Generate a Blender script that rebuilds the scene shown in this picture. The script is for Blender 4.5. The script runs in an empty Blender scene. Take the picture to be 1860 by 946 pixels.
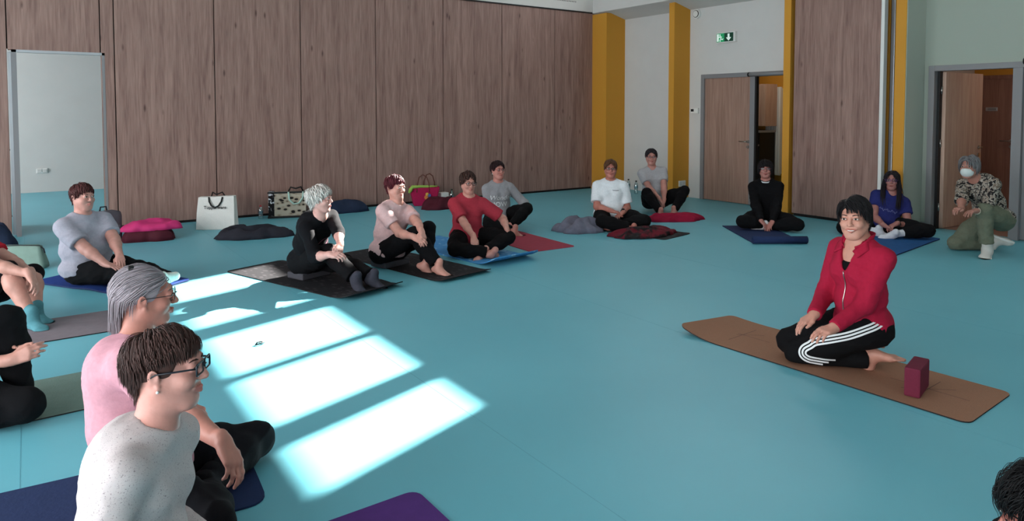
import bpy, bmesh, math, random
import numpy as np
from mathutils import Vector, Matrix
from mathutils.bvhtree import BVHTree

scene = bpy.context.scene
COL = scene.collection
R = math.radians

# ------------------------------------------------------------------ camera
cam_d = bpy.data.cameras.new('camera')
cam = bpy.data.objects.new('camera', cam_d); COL.objects.link(cam)
cam.location = (0, 0, 1.53)
cam.rotation_euler = (R(90 - 2.6), 0, R(-34.8))
cam_d.sensor_width = 36; cam_d.sensor_fit = 'HORIZONTAL'
cam_d.lens = 36 * 1266 / 1860
cam_d.shift_y = -(473 - 257) / 1860
cam_d.clip_start = 0.05
scene.camera = cam

# ------------------------------------------------------------------ light
SUN_H = Vector((-0.948, -0.318, 0)).normalized()      # travel direction of the sun on plan
SUN_E = R(29)
sun_dir = SUN_H * math.cos(SUN_E) + Vector((0, 0, -math.sin(SUN_E)))
sd = bpy.data.lights.new('sun', 'SUN'); sd.energy = 46; sd.angle = R(0.55); sd.color = (1, .965, .9)
sun = bpy.data.objects.new('sun', sd); COL.objects.link(sun)
sun.rotation_euler = (-sun_dir).to_track_quat('Z', 'Y').to_euler()
sun.location = (20, 12, 14)

w = bpy.data.worlds.new('sky'); scene.world = w; w.use_nodes = True
bg = w.node_tree.nodes['Background']
bg.inputs[0].default_value = (.95, .975, 1.0, 1); bg.inputs[1].default_value = 11.5

vs = scene.view_settings
scene.display_settings.display_device = 'sRGB'
vs.view_transform = 'Standard'; vs.look = 'None'; vs.gamma = 1; vs.use_curve_mapping = False
vs.exposure = 0.0
scene.cycles.max_bounces = 8; scene.cycles.diffuse_bounces = 5
scene.cycles.use_denoising = True
scene.cycles.sample_clamp_indirect = 6

def portal(name, loc, rot, sx, sy):
    l = bpy.data.lights.new(name, 'AREA'); l.shape = 'RECTANGLE'; l.size = sx; l.size_y = sy
    l.cycles.is_portal = True
    o = bpy.data.objects.new(name, l); COL.objects.link(o); o.location = loc; o.rotation_euler = rot
    return o

# ------------------------------------------------------------------ materials
def s2l(c):
    return tuple(((v/255)/12.92 if v/255 <= .04045 else ((v/255+.055)/1.055)**2.4) for v in c) + (1,)

def mat(name, rgb, rough=.6, spec=.4, noise=0.0, scale=20, metal=0, bump=0.0, bscale=60, coat=0.0, island=0.0):
    m = bpy.data.materials.new(name); m.use_nodes = True
    nt = m.node_tree; b = nt.nodes['Principled BSDF']
    c = s2l(rgb)
    b.inputs['Base Color'].default_value = c
    b.inputs['Roughness'].default_value = rough
    b.inputs['Specular IOR Level'].default_value = spec
    b.inputs['Metallic'].default_value = metal
    if coat: b.inputs['Coat Weight'].default_value = coat
    tc = nt.nodes.new('ShaderNodeTexCoord')
    fac = None
    if noise:
        n = nt.nodes.new('ShaderNodeTexNoise'); n.inputs['Scale'].default_value = scale; n.inputs['Detail'].default_value = 3
        nt.links.new(tc.outputs['Object'], n.inputs['Vector']); fac = n.outputs['Fac']
    if island:
        g = nt.nodes.new('ShaderNodeNewGeometry'); fac = g.outputs['Random Per Island']; noise = island
    if fac is not None:
        r = nt.nodes.new('ShaderNodeValToRGB')
        lo = tuple(v*(1-noise) for v in c[:3])+(1,); hi = tuple(min(1, v*(1+noise)) for v in c[:3])+(1,)
        r.color_ramp.elements[0].color = lo; r.color_ramp.elements[1].color = hi
        r.color_ramp.elements[0].position = .3 if not island else 0; r.color_ramp.elements[1].position = .7 if not island else 1
        nt.links.new(fac, r.inputs[0]); nt.links.new(r.outputs[0], b.inputs['Base Color'])
    if bump:
        n2 = nt.nodes.new('ShaderNodeTexNoise'); n2.inputs['Scale'].default_value = bscale; n2.inputs['Detail'].default_value = 4
        nt.links.new(tc.outputs['Object'], n2.inputs['Vector'])
        bp = nt.nodes.new('ShaderNodeBump'); bp.inputs['Strength'].default_value = bump; bp.inputs['Distance'].default_value = .01
        nt.links.new(n2.outputs['Fac'], bp.inputs['Height']); nt.links.new(bp.outputs[0], b.inputs['Normal'])
    return m

def wood(name, rgb_a, rgb_b, stretch=(9, 9, .55), seed=0.0, rough=.55, knots=True):
    m = bpy.data.materials.new(name); m.use_nodes = True
    nt = m.node_tree; b = nt.nodes['Principled BSDF']; b.inputs['Roughness'].default_value = rough
    b.inputs['Specular IOR Level'].default_value = .35
    tc = nt.nodes.new('ShaderNodeTexCoord')
    oi = nt.nodes.new('ShaderNodeObjectInfo')
    add = nt.nodes.new('ShaderNodeVectorMath'); add.operation = 'ADD'
    mul = nt.nodes.new('ShaderNodeVectorMath'); mul.operation = 'SCALE'; mul.inputs['Scale'].default_value = 7.0
    cmb = nt.nodes.new('ShaderNodeCombineXYZ')
    for i in range(3): nt.links.new(oi.outputs['Random'], cmb.inputs[i])
    nt.links.new(cmb.outputs[0], mul.inputs[0])
    nt.links.new(tc.outputs['Object'], add.inputs[0]); nt.links.new(mul.outputs[0], add.inputs[1])
    mp = nt.nodes.new('ShaderNodeMapping'); mp.inputs['Scale'].default_value = stretch
    nt.links.new(add.outputs[0], mp.inputs[0])
    n1 = nt.nodes.new('ShaderNodeTexNoise'); n1.inputs['Scale'].default_value = 1.3; n1.inputs['Detail'].default_value = 6; n1.inputs['Distortion'].default_value = .9
    n2 = nt.nodes.new('ShaderNodeTexNoise'); n2.inputs['Scale'].default_value = 6; n2.inputs['Detail'].default_value = 5; n2.inputs['Distortion'].default_value = .3
    nt.links.new(mp.outputs[0], n1.inputs['Vector']); nt.links.new(mp.outputs[0], n2.inputs['Vector'])
    mx = nt.nodes.new('ShaderNodeMix'); mx.data_type = 'FLOAT'; mx.inputs[0].default_value = .45
    nt.links.new(n1.outputs['Fac'], mx.inputs[2]); nt.links.new(n2.outputs['Fac'], mx.inputs[3])
    r = nt.nodes.new('ShaderNodeValToRGB')
    r.color_ramp.elements[0].position = .34; r.color_ramp.elements[0].color = s2l(rgb_a)
    r.color_ramp.elements[1].position = .64; r.color_ramp.elements[1].color = s2l(rgb_b)
    nt.links.new(mx.outputs[0], r.inputs[0])
    out = r.outputs[0]
    if knots:
        mp2 = nt.nodes.new('ShaderNodeMapping'); mp2.inputs['Scale'].default_value = (5, 5, 1.6)
        nt.links.new(add.outputs[0], mp2.inputs[0])
        v = nt.nodes.new('ShaderNodeTexVoronoi'); v.inputs['Scale'].default_value = 1.0
        nt.links.new(mp2.outputs[0], v.inputs['Vector'])
        kr = nt.nodes.new('ShaderNodeValToRGB'); kr.color_ramp.elements[0].position = .03; kr.color_ramp.elements[0].color = (.45, .4, .4, 1)
        kr.color_ramp.elements[1].position = .10; kr.color_ramp.elements[1].color = (1, 1, 1, 1)
        nt.links.new(v.outputs['Distance'], kr.inputs[0])
        mm = nt.nodes.new('ShaderNodeMix'); mm.data_type = 'RGBA'; mm.blend_type = 'MULTIPLY'; mm.inputs[0].default_value = 1
        nt.links.new(out, mm.inputs[6]); nt.links.new(kr.outputs[0], mm.inputs[7]); out = mm.outputs[2]
    nt.links.new(out, b.inputs['Base Color'])
    bp = nt.nodes.new('ShaderNodeBump'); bp.inputs['Strength'].default_value = .12; bp.inputs['Distance'].default_value = .004
    nt.links.new(mx.outputs[0], bp.inputs['Height']); nt.links.new(bp.outputs[0], b.inputs['Normal'])
    return m

def two_tone(name, a, bcol, kind='voronoi', scale=14, lo=.3, hi=.36, rough=.8, stretch=(1, 1, 1), third=None):
    m = bpy.data.materials.new(name); m.use_nodes = True
    nt = m.node_tree; b = nt.nodes['Principled BSDF']; b.inputs['Roughness'].default_value = rough
    b.inputs['Specular IOR Level'].default_value = .25
    tc = nt.nodes.new('ShaderNodeTexCoord'); mp = nt.nodes.new('ShaderNodeMapping'); mp.inputs['Scale'].default_value = stretch
    nt.links.new(tc.outputs['Object'], mp.inputs[0])
    if kind == 'voronoi':
        v = nt.nodes.new('ShaderNodeTexVoronoi'); v.inputs['Scale'].default_value = scale; f = v.outputs['Distance']
    elif kind == 'edge':
        v = nt.nodes.new('ShaderNodeTexVoronoi'); v.feature = 'DISTANCE_TO_EDGE'; v.inputs['Scale'].default_value = scale; f = v.outputs['Distance']
    else:
        v = nt.nodes.new('ShaderNodeTexNoise'); v.inputs['Scale'].default_value = scale; v.inputs['Detail'].default_value = 4; v.inputs['Distortion'].default_value = 1; f = v.outputs['Fac']
    nt.links.new(mp.outputs[0], v.inputs['Vector'])
    r = nt.nodes.new('ShaderNodeValToRGB')
    r.color_ramp.elements[0].position = lo; r.color_ramp.elements[0].color = s2l(a)
    r.color_ramp.elements[1].position = hi; r.color_ramp.elements[1].color = s2l(bcol)
    if third:
        e = r.color_ramp.elements.new(third[0]); e.color = s2l(third[1])
    nt.links.new(f, r.inputs[0]); nt.links.new(r.outputs[0], b.inputs['Base Color'])
    return m

def glassy(name, tint=(1, 1, 1), refl=.12, alpha=.1):
    m = bpy.data.materials.new(name); m.use_nodes = True
    nt = m.node_tree
    for n in list(nt.nodes): nt.nodes.remove(n)
    o = nt.nodes.new('ShaderNodeOutputMaterial'); mixn = nt.nodes.new('ShaderNodeMixShader')
    t = nt.nodes.new('ShaderNodeBsdfTransparent'); t.inputs[0].default_value = tint + (1,)
    g = nt.nodes.new('ShaderNodeBsdfGlossy'); g.inputs['Roughness'].default_value = .05
    mixn.inputs[0].default_value = refl
    nt.links.new(t.outputs[0], mixn.inputs[1]); nt.links.new(g.outputs[0], mixn.inputs[2]); nt.links.new(mixn.outputs[0], o.inputs[0])
    return m

def emit(name, rgb, s):
    m = bpy.data.materials.new(name); m.use_nodes = True
    b = m.node_tree.nodes['Principled BSDF']; b.inputs['Base Color'].default_value = s2l(rgb)
    b.inputs['Emission Color'].default_value = s2l(rgb); b.inputs['Emission Strength'].default_value = s
    return m

# ------------------------------------------------------------------ object helpers
def tag(o, label=None, cat=None, group=None, kind=None):
    if label: o['label'] = label
    if cat: o['category'] = cat
    if group: o['group'] = group
    if kind: o['kind'] = kind
    return o

def link(name, me, material=None, parent=None, smooth=False, loc=None):
    o = bpy.data.objects.new(name, me); COL.objects.link(o)
    if material is not None:
        for mm in (material if isinstance(material, (list, tuple)) else [material]): me.materials.append(mm)
    if parent is not None: o.parent = parent
    if loc is not None: o.location = loc
    if smooth: me.polygons.foreach_set('use_smooth', np.ones(len(me.polygons), bool))
    return o

def empty(name, loc=(0, 0, 0), rz=0):
    o = bpy.data.objects.new(name, None); COL.objects.link(o); o.location = loc; o.rotation_euler = (0, 0, rz)
    o.empty_display_size = .1
    return o

def bm_obj(name, bm, material=None, parent=None, smooth=False, loc=None):
    me = bpy.data.meshes.new(name); bmesh.ops.recalc_face_normals(bm, faces=bm.faces[:]); bm.to_mesh(me); bm.free()
    return link(name, me, material, parent, smooth, loc)

def add_box(bm, lo, hi, bevel=0.0):
    c = [(a+b)/2 for a, b in zip(lo, hi)]; s = [abs(b-a) for a, b in zip(lo, hi)]
    g = bmesh.ops.create_cube(bm, size=1, matrix=Matrix.Translation(c) @ Matrix.Diagonal((*s, 1)))
    if bevel:
        es = list({e for v in g['verts'] for e in v.link_edges})
        bmesh.ops.bevel(bm, geom=es, offset=bevel, segments=2, affect='EDGES', profile=.6)

def box(name, lo, hi, material, parent=None, bevel=0.0, origin=None):
    bm = bmesh.new(); add_box(bm, lo, hi, bevel)
    if origin is not None: bmesh.ops.translate(bm, verts=bm.verts[:], vec=[-v for v in origin])
    return bm_obj(name, bm, material, parent, loc=origin)

def add_tube(bm, pts, rad, seg=8, closed=False, cap=True):
    pts = [Vector(p) for p in pts]; n = len(pts)
    rads = rad if isinstance(rad, (list, tuple)) else [rad]*n
    rings = []; prev = None
    for i, p in enumerate(pts):
        if closed: t = (pts[(i+1) % n]-pts[i-1])
        else: t = pts[min(i+1, n-1)]-pts[max(i-1, 0)]
        t = t.normalized() if t.length > 1e-9 else Vector((0, 0, 1))
        if prev is None:
            u = t.orthogonal().normalized()
        else:
            u = prev - t*prev.dot(t); u = u.normalized() if u.length > 1e-6 else t.orthogonal().normalized()
        prev = u; v = t.cross(u)
        rings.append([bm.verts.new(p + (u*math.cos(2*math.pi*k/seg)+v*math.sin(2*math.pi*k/seg))*rads[i]) for k in range(seg)])
    m = n if closed else n-1
    for i in range(m):
        a, b = rings[i], rings[(i+1) % n]
        for k in range(seg):
            try: bm.faces.new((a[k], a[(k+1) % seg], b[(k+1) % seg], b[k]))
            except ValueError: pass
    if cap and not closed:
        bm.faces.new(rings[0][::-1]); bm.faces.new(rings[-1])

def tube(name, pts, rad, material, parent=None, seg=8, closed=False):
    bm = bmesh.new(); add_tube(bm, pts, rad, seg, closed)
    return bm_obj(name, bm, material, parent, smooth=True)

def add_lathe(bm, prof, center=(0, 0, 0), seg=20):
    c = Vector(center); rings = []
    for r, z in prof:
        rings.append([bm.verts.new(c+Vector((r*math.cos(2*math.pi*k/seg), r*math.sin(2*math.pi*k/seg), z))) for k in range(seg)])
    for a, b in zip(rings, rings[1:]):
        for k in range(seg): bm.faces.new((a[k], a[(k+1) % seg], b[(k+1) % seg], b[k]))
    bm.faces.new(rings[0][::-1]); bm.faces.new(rings[-1])

def struct(o): o['kind'] = 'structure'; return o

def text_mesh(body, size, font=None, shear=0, bold=0.0):
    cu = bpy.data.curves.new('lettering', 'FONT'); cu.body = body; cu.size = size; cu.align_x = 'CENTER'; cu.align_y = 'CENTER'
    cu.shear = shear; cu.offset = bold; cu.resolution_u = 4
    ob = bpy.data.objects.new('lettering', cu); COL.objects.link(ob)
    dg = bpy.context.evaluated_depsgraph_get(); dg.update()
    me = bpy.data.meshes.new_from_object(ob.evaluated_get(dg))
    bpy.data.objects.remove(ob); bpy.data.curves.remove(cu)
    return me

# ================================================================== THE ROOM
M = {}
def floor_mat():
    m = bpy.data.materials.new('teal_rubber_floor'); m.use_nodes = True
    nt = m.node_tree; b = nt.nodes['Principled BSDF']
    b.inputs['Roughness'].default_value = .42; b.inputs['Specular IOR Level'].default_value = .35
    tc = nt.nodes.new('ShaderNodeTexCoord'); n = nt.nodes.new('ShaderNodeTexNoise'); n.inputs['Scale'].default_value = .9; n.inputs['Detail'].default_value = 4
    nt.links.new(tc.outputs['Object'], n.inputs['Vector'])
    r = nt.nodes.new('ShaderNodeValToRGB'); r.color_ramp.elements[0].position = .3; r.color_ramp.elements[1].position = .7
    r.color_ramp.elements[0].color = s2l((101, 173, 188)); r.color_ramp.elements[1].color = s2l((108, 180, 194))
    nt.links.new(n.outputs['Fac'], r.inputs[0]); nt.links.new(r.outputs[0], b.inputs['Base Color'])
    n2 = nt.nodes.new('ShaderNodeTexNoise'); n2.inputs['Scale'].default_value = 160; nt.links.new(tc.outputs['Object'], n2.inputs['Vector'])
    bp = nt.nodes.new('ShaderNodeBump'); bp.inputs['Strength'].default_value = .06; bp.inputs['Distance'].default_value = .003
    nt.links.new(n2.outputs['Fac'], bp.inputs['Height']); nt.links.new(bp.outputs[0], b.inputs['Normal'])
    return m
M['floor'] = floor_mat()
M['white'] = mat('white_wall_paint', (206, 203, 200), .8, .3, noise=.02, scale=3)
M['green_white'] = mat('pale_green_wall_paint', (158, 166, 155), .8, .3)
M['yellow'] = mat('ochre_wall_paint', (202, 142, 50), .7, .3)
M['panel'] = wood('grey_oak_laminate', (118, 88, 81), (160, 128, 117))
M['doorwood'] = wood('oak_door_veneer', (136, 104, 90), (168, 134, 118), stretch=(12, 12, .5), knots=False)
M['pinkwood'] = wood('beech_door_veneer', (170, 136, 120), (198, 168, 150), stretch=(12, 12, .5), knots=False)
M['grey'] = mat('grey_door_frame', (128, 126, 128), .5)
M['alu'] = mat('brushed_aluminium', (190, 190, 194), .35, metal=.8)
M['black'] = mat('matt_black', (14, 13, 15), .6)
M['shadowgap'] = mat('dark_seal_and_gap_shade', (24, 16, 16), .8)
M['plastic'] = mat('white_plastic', (225, 224, 220), .4)
M['steel'] = mat('steel', (170, 165, 160), .3, metal=1)

X0, X1, Y0, Y1, ZC = -3.6, 9.5, -4.2, 10.25, 5.9
floor = struct(box('floor', (-3.8, -4.4, -.12), (14.2, 16.2, 0), M['floor']))
struct(box('ceiling', (X0, Y0, ZC), (9.3, 10.45, ZC+.15), M['white']))

# welded sheet joints of the floor covering, faint lines
M['seam'] = mat('weld_seam', (92, 160, 176), .45)
for k in range(-2, 5):
    x = 1.793+1.857*k
    box('seam', (x-.002, -4.2, 0), (x+.002, 10.2, .0005), M['seam'], floor)

# --- partition wall: framed folding panels
wb = struct(empty('wall_back', (4.5, Y1, 0)))
seams = [-1.39, -.178, .781, .935, 2.137, 3.332, 4.518, 5.723, 6.909, 8.095, 9.272]
def panel(x0, x1, z0, z1):
    g = .006
    o = box('panel', (x0+g, Y1, z0), (x1-g, Y1+.09, z1), M['panel'], wb, .004)
    o.location = (-4.5, -Y1, 0)
    return o
for a, b in zip(seams, seams[1:]):
    if abs(a+.178) < .01: panel(a, b, 2.245, 3.385)
    else: panel(a, b, .035, 3.385)
panel(-2.6, -1.39, .035, 3.385); panel(-3.6, -2.6, .035, 3.385)
o = box('panel', (9.284, 9.86, .035), (9.30, 10.25, 3.385), M['panel'], wb); o.location = (-4.5, -Y1, 0)
o = box('seal', (.80, Y1+.025, 0), (9.30, Y1+.07, 3.40), M['shadowgap'], wb); o.location = (-4.5, -Y1, 0)
o = box('seal', (-3.6, Y1+.025, 0), (-.20, Y1+.07, 3.40), M['shadowgap'], wb); o.location = (-4.5, -Y1, 0)
o = box('seal', (-.2, Y1+.025, 2.26), (.80, Y1+.07, 3.40), M['shadowgap'], wb); o.location = (-4.5, -Y1, 0)
o = box('head_track', (-3.6, Y1-.02, 3.385), (9.30, Y1+.12, 3.41), M['black'], wb); o.location = (-4.5, -Y1, 0)
o = box('lintel', (-3.6, Y1-.03, 3.405), (9.05, Y1+.2, ZC), M['white'], wb); o.location = (-4.5, -Y1, 0)
# perforated air grille in the lintel
hole_me = None
bmv = bmesh.new()
for i in range(22):
    for k in range(5):
        x = 7.72+i*.04; z = 3.56+k*.06
        add_box(bmv, (x, Y1-.036, z), (x+.014, Y1-.028, z+.016))
gv = bm_obj('grille_holes', bmv, M['black'], wb); gv.location = (-4.5, -Y1, 0); gv['kind'] = 'stuff'

# opened pass door of the partition, seen edge on, and its jambs
d3 = struct(empty('door_3', (-.14, Y1, 0)))
box('leaf', (-.03, .10, .02), (.02, .98, 2.22), M['panel'], d3)
box('leaf_edge', (-.036, .02, .02), (.0, .10, 2.22), M['alu'], d3, .004)
box('jamb', (.0, -.004, 0), (.05, .10, 2.25), M['grey'], d3)
box('jamb', (.935, -.004, 0), (.965, .10, 2.25), M['grey'], d3)
box('jamb', (.0, -.004, 2.22), (.965, .10, 2.25), M['alu'], d3)
bm = bmesh.new(); add_tube(bm, [(-.04, .06, .25), (-.048, .06, .25)], .01, 8)
bm_obj('bolt', bm, M['black'], d3)
bm = bmesh.new(); add_tube(bm, [(-.04, .06, 1.05), (-.048, .06, 1.05)], .01, 8)
bm_obj('bolt', bm, M['black'], d3)

# --- adjoining room behind the partition
struct(box('wall_far', (-3.8, 15.6, 0), (6.0, 15.8, 3.4), M['white']))
struct(box('ceiling', (-3.8, 10.45, 3.4), (6.0, 15.8, 3.55), M['white']))
struct(box('wall_far_side', (5.0, 10.35, 0), (5.2, 15.6, 3.4), M['white']))
ol = empty('wall_socket', (.20, 15.59, .40))
box('plate', (-.09, -.012, -.045), (.09, .012, .045), M['plastic'], ol, .006)
box('socket_insert', (-.075, -.02, -.03), (-.005, -.01, .03), M['white'], ol, .004)
box('socket_insert', (.005, -.02, -.03), (.075, -.01, .03), M['white'], ol, .004)
tag(ol, 'white double wall socket in the room behind the open pass door', 'socket')

# --- ochre fins and the recessed white wall with the double door
def fin(y0, y1, x0=9.1, m='yellow', z1=3.36):
    return struct(box('wall_fin', (x0, y0, 0), (9.52, y1, z1), M[m]))
fin(9.85, 10.3, 9.02)
fin(8.24, 8.36)
fin(6.0, 6.11, 9.06)
f4 = struct(box('wall_fin', (9.03, 4.36, 0), (9.52, 4.50, 5.9), M['green_white']))
box('trim_face', (9.02, 4.37, 0), (9.032, 4.50, 5.9), M['yellow'], f4)
# right wall at X 9.5 with two door openings
wr = struct(empty('wall_right', (9.5, 6, 0)))
def wpart(y0, y1, z0, z1, m='white', x0=9.5, x1=9.66):
    o = box('wall_section', (x0, y0, z0), (x1, y1, z1), M[m], wr); o.location = (-9.5, -6, 0)
wpart(7.98, 10.3, 0, 3.4); wpart(6.0, 7.98, 2.13, 3.4); wpart(5.55, 6.0, 0, 3.4)
wpart(4.45, 5.55, 0, 5.9); wpart(4.30, 4.45, 0, 5.9, 'green_white'); wpart(2.25, 4.30, 2.09, 5.9, 'green_white'); wpart(-4.2, 2.25, 0, 5.9, 'green_white')
# soffit, fascia and clerestory windows above it
bm = bmesh.new()
vs_ = [bm.verts.new(p) for p in [(9.03, 4.5, 3.385), (9.03, 10.3, 3.385), (9.55, 10.3, 3.25), (9.55, 4.5, 3.25), (9.03, 4.5, 3.5), (9.03, 10.3, 3.5), (9.55, 10.3, 3.5), (9.55, 4.5, 3.5)]]
for f in [(0, 1, 2, 3), (4, 5, 6, 7), (0, 1, 5, 4), (1, 2, 6, 5), (2, 3, 7, 6), (3, 0, 4, 7)]: bm.faces.new([vs_[i] for i in f])
struct(bm_obj('ceiling_soffit', bm, M['white']))
cl = struct(empty('wall_clerestory', (9.1, 7, 3.4)))
def cpart(y0, y1, z0, z1):
    o = box('wall_section', (9.0, y0, z0), (9.04, y1, z1), M['white'], cl); o.location = (-9.1, -7, -3.4)
WZ0, WZ1 = 4.169, 4.745
panes = [(5.17, 5.84), (6.08, 6.76), (6.86, 7.62), (7.90, 8.50), (8.71, 9.36)]
cpart(4.5, 10.45, 3.387, WZ0); cpart(4.5, 10.45, WZ1, 5.9)
ys = [4.5] + [v for p in panes for v in p] + [10.45]
cpart(4.5, 4.98, WZ0, WZ1); cpart(5.09, 5.18, WZ0, WZ1); cpart(4.98, 5.09, 4.42, WZ1)      # end opening cut small to shape the sliver of sun on the floor
for i in range(2, len(ys), 2): cpart(ys[i], ys[i+1], WZ0, WZ1)
M['pane'] = glassy('window_glass', (.97, .98, .98), .04)

# left wall with tall daylight windows and the rear wall
wl = struct(empty('wall_left', (X0, 3, 0)))
def lpart(y0, y1, z0, z1):
    o = box('wall_section', (X0-.2, y0, z0), (X0, y1, z1), M['white'], wl); o.location = (-X0, -3, 0)
lw = [(-3.4, -.9), (-.3, 2.2), (2.8, 5.3), (5.9, 8.4)]
lpart(-4.4, 15.8, 0, .25); lpart(-4.4, 15.8, 2.7, 5.9)
ys = [-4.4] + [v for p in lw for v in p] + [11.6, 14.6] + [15.8]
for i in range(0, len(ys), 2): lpart(ys[i], ys[i+1], .25, 2.7)
n = 0
for (a, b) in lw + [(11.6, 14.6)]:
    n += 1
    wn = struct(empty('window_%d' % n, (X0-.1, (a+b)/2, .25)))
    h = (b-a)/2
    for (p, q) in (((-.03, -h, 0), (.03, -h+.06, 2.45)), ((-.03, h-.06, 0), (.03, h, 2.45)), ((-.03, -.03, 0), (.03, .03, 2.45)), ((-.03, -h, 0), (.03, h, .06)), ((-.03, -h, 2.39), (.03, h, 2.45))):
        box('window_frame', p, q, M['grey'], wn)
    portal('window_portal', (X0-.02, (a+b)/2, 1.47), (0, R(-90), 0), 2.45, b-a)
rr = struct(empty('wall_rear', (3, Y0, 0)))
def rpart(x0, x1, z0, z1):
    o = box('wall_section', (x0, Y0-.2, z0), (x1, Y0, z1), M['white'], rr); o.location = (-3, -Y0, 0)
rw = []
rpart(-3.8, 9.7, 0, .25); rpart(-3.8, 9.7, 2.7, 5.9)
xs = [-3.8] + [v for p in rw for v in p] + [9.7]
for i in range(0, len(xs), 2): rpart(xs[i], xs[i+1], .25, 2.7)
for (a, b) in rw:
    portal('window_portal', ((a+b)/2, Y0+.02, 1.47), (R(-90), 0, 0), b-a, 2.45)

# --- parked folding panels in their niche
pk = empty('folding_partition_panel', (9.12, 5.33, 0))
box('panel_board', (-.04, -.61, .04), (.06, .62, 3.37), M['panel'], pk, .003)
box('edge_profile', (-.035, -.655, .04), (.05, -.61, 3.37), M['plastic'], pk, .004)
box('bottom_seal', (-.02, -.6, .0), (.05, .6, .045), M['black'], pk)
tag(pk, 'tall grey oak folding partition panel parked open beside the ochre fin', 'partition')
bkp = empty('folding_partition_panel', (9.3, 5.0, 0))
box('panel_board', (-.02, -.25, .03), (.14, .90, 3.3), M['shadowgap'], bkp)  # board coloured near black to stand for the shade in the gap
for y0, y1, m in ((-.30, -.25, 'yellow'), (-.36, -.31, 'alu'), (-.375, -.36, 'black'), (-.43, -.38, 'alu'), (-.465, -.435, 'grey')):
    box('edge_profile', (-.02, y0, .03), (.12, y1, 3.3), M[m], bkp, .003)
tag(bkp, 'folding panel with aluminium edge profiles, its board coloured dark for the shaded gap behind the wood panel', 'partition')
struct(box('baseboard_niche', (9.5, 4.3, 0), (9.49, 4.36, .08), M['grey']))

# --- double door of the kitchen
def handle(parent, loc, sx=-1, side=1):
    h = empty('handle', loc); h.parent = parent
    bm = bmesh.new(); add_tube(bm, [(0, 0, 0), (sx*.05, 0, 0), (sx*.055, side*.02, 0), (sx*.055, side*.13, 0)], .009, 8)
    a = bm_obj('lever', bm, M['steel'], parent, smooth=True, loc=loc)
    bm = bmesh.new(); add_tube(bm, [(sx*-.002, 0, 0), (sx*.01, 0, 0)], .026, 16)
    b = bm_obj('rose', bm, M['steel'], parent, smooth=False, loc=loc)
    bm = bmesh.new(); add_tube(bm, [(sx*-.002, 0, -.085), (sx*.012, 0, -.085)], .024, 16)
    c = bm_obj('lock_rose', bm, M['steel'], parent, smooth=False, loc=loc)
    bpy.data.objects.remove(h)
d1 = struct(empty('door_1', (9.5, 7.97, 0)))
box('frame', (-.03, -.07, 0), (.10, 0, 2.13), M['grey'], d1, .004)
box('frame', (-.028, -1.75, 2.06), (.098, -.07, 2.13), M['grey'], d1, .004)
box('leaf', (0, -.98, .008), (.05, -.07, 2.06), M['doorwood'], d1, .002)
box('meeting_stile', (-.02, -1.07, .008), (.06, -.98, 2.06), M['grey'], d1, .004)
box('gasket', (-.01, -1.10, .008), (.05, -1.07, 2.06), M['black'], d1)
bm = bmesh.new(); add_tube(bm, [(-.07, -.99, 2.09), (-.07, -1.75, 2.09)], .03, 12); bm_obj('closer_rail', bm, M['grey'], d1, True)
bm = bmesh.new(); add_tube(bm, [(-.07, -.985, 2.09), (-.07, -1.01, 2.09)], .034, 12); bm_obj('closer_cap', bm, M['black'], d1, True)
handle(d1, (0, -.945, 1.02), -1, 1)
# kitchen seen through the open leaf
struct(box('wall_kitchen', (11.95, 5.05, 0), (12.1, 10.3, 2.9), M['yellow']))
struct(box('wall_kitchen', (9.66, 10.3, 0), (12.1, 10.5, 2.9), M['white']))
struct(box('wall_kitchen', (9.66, 4.98, 0), (12.1, 5.05, 2.9), M['white']))
struct(box('ceiling_kitchen', (9.66, 4.98, 2.9), (12.1, 10.5, 3.0), M['white']))
rd = empty('radiator', (11.85, 8.19, .27))
for i in range(6):
    box('radiator_fin', (-.03, -.165+i*.055, 0), (.03, -.12+i*.055, 1.7), M['plastic'], rd, .012)
box('radiator_back', (.02, -.165, .03), (.05, .165, 1.67), M['plastic'], rd)
tag(rd, 'tall white finned radiator on the ochre kitchen wall', 'radiator')
kc = empty('kitchen_cupboard', (11.6, 8.36, 1.22))
box('body', (-.15, -.28, 0), (.2, .6, .8), M['pinkwood'], kc, .004)
box('cupboard_door', (-.17, -.27, .01), (-.15, .15, .79), M['pinkwood'], kc, .003)
tag(kc, 'pale wooden kitchen wall cupboard seen through the half open double door', 'cupboard')
kb = empty('kitchen_base_unit', (11.5, 8.38, 0))
box('body', (-.2, -.28, 0), (.28, .6, 1.1), M['black'], kb, .004)
box('shelf', (-.23, -.27, .85), (-.2, .6, .88), M['grey'], kb)
box('worktop', (-.24, -.3, 1.1), (.28, .62, 1.14), M['grey'], kb, .003)
tag(kb, 'dark kitchen base unit with grey worktop behind the double door', 'cabinet')
kl = empty('fill_light', (10.9, 7.6, 2.86))  # unseen lamp, added to brighten the kitchen
box('diffuser', (-.3, -.3, 0), (.3, .3, .03), emit('kitchen_fill', (255, 240, 220), 10), kl, .005)
box('frame', (-.33, -.33, .01), (.33, .33, .05), M['plastic'], kl)
tag(kl, 'unseen square light added to brighten the kitchen behind the double door', 'light')

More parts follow.
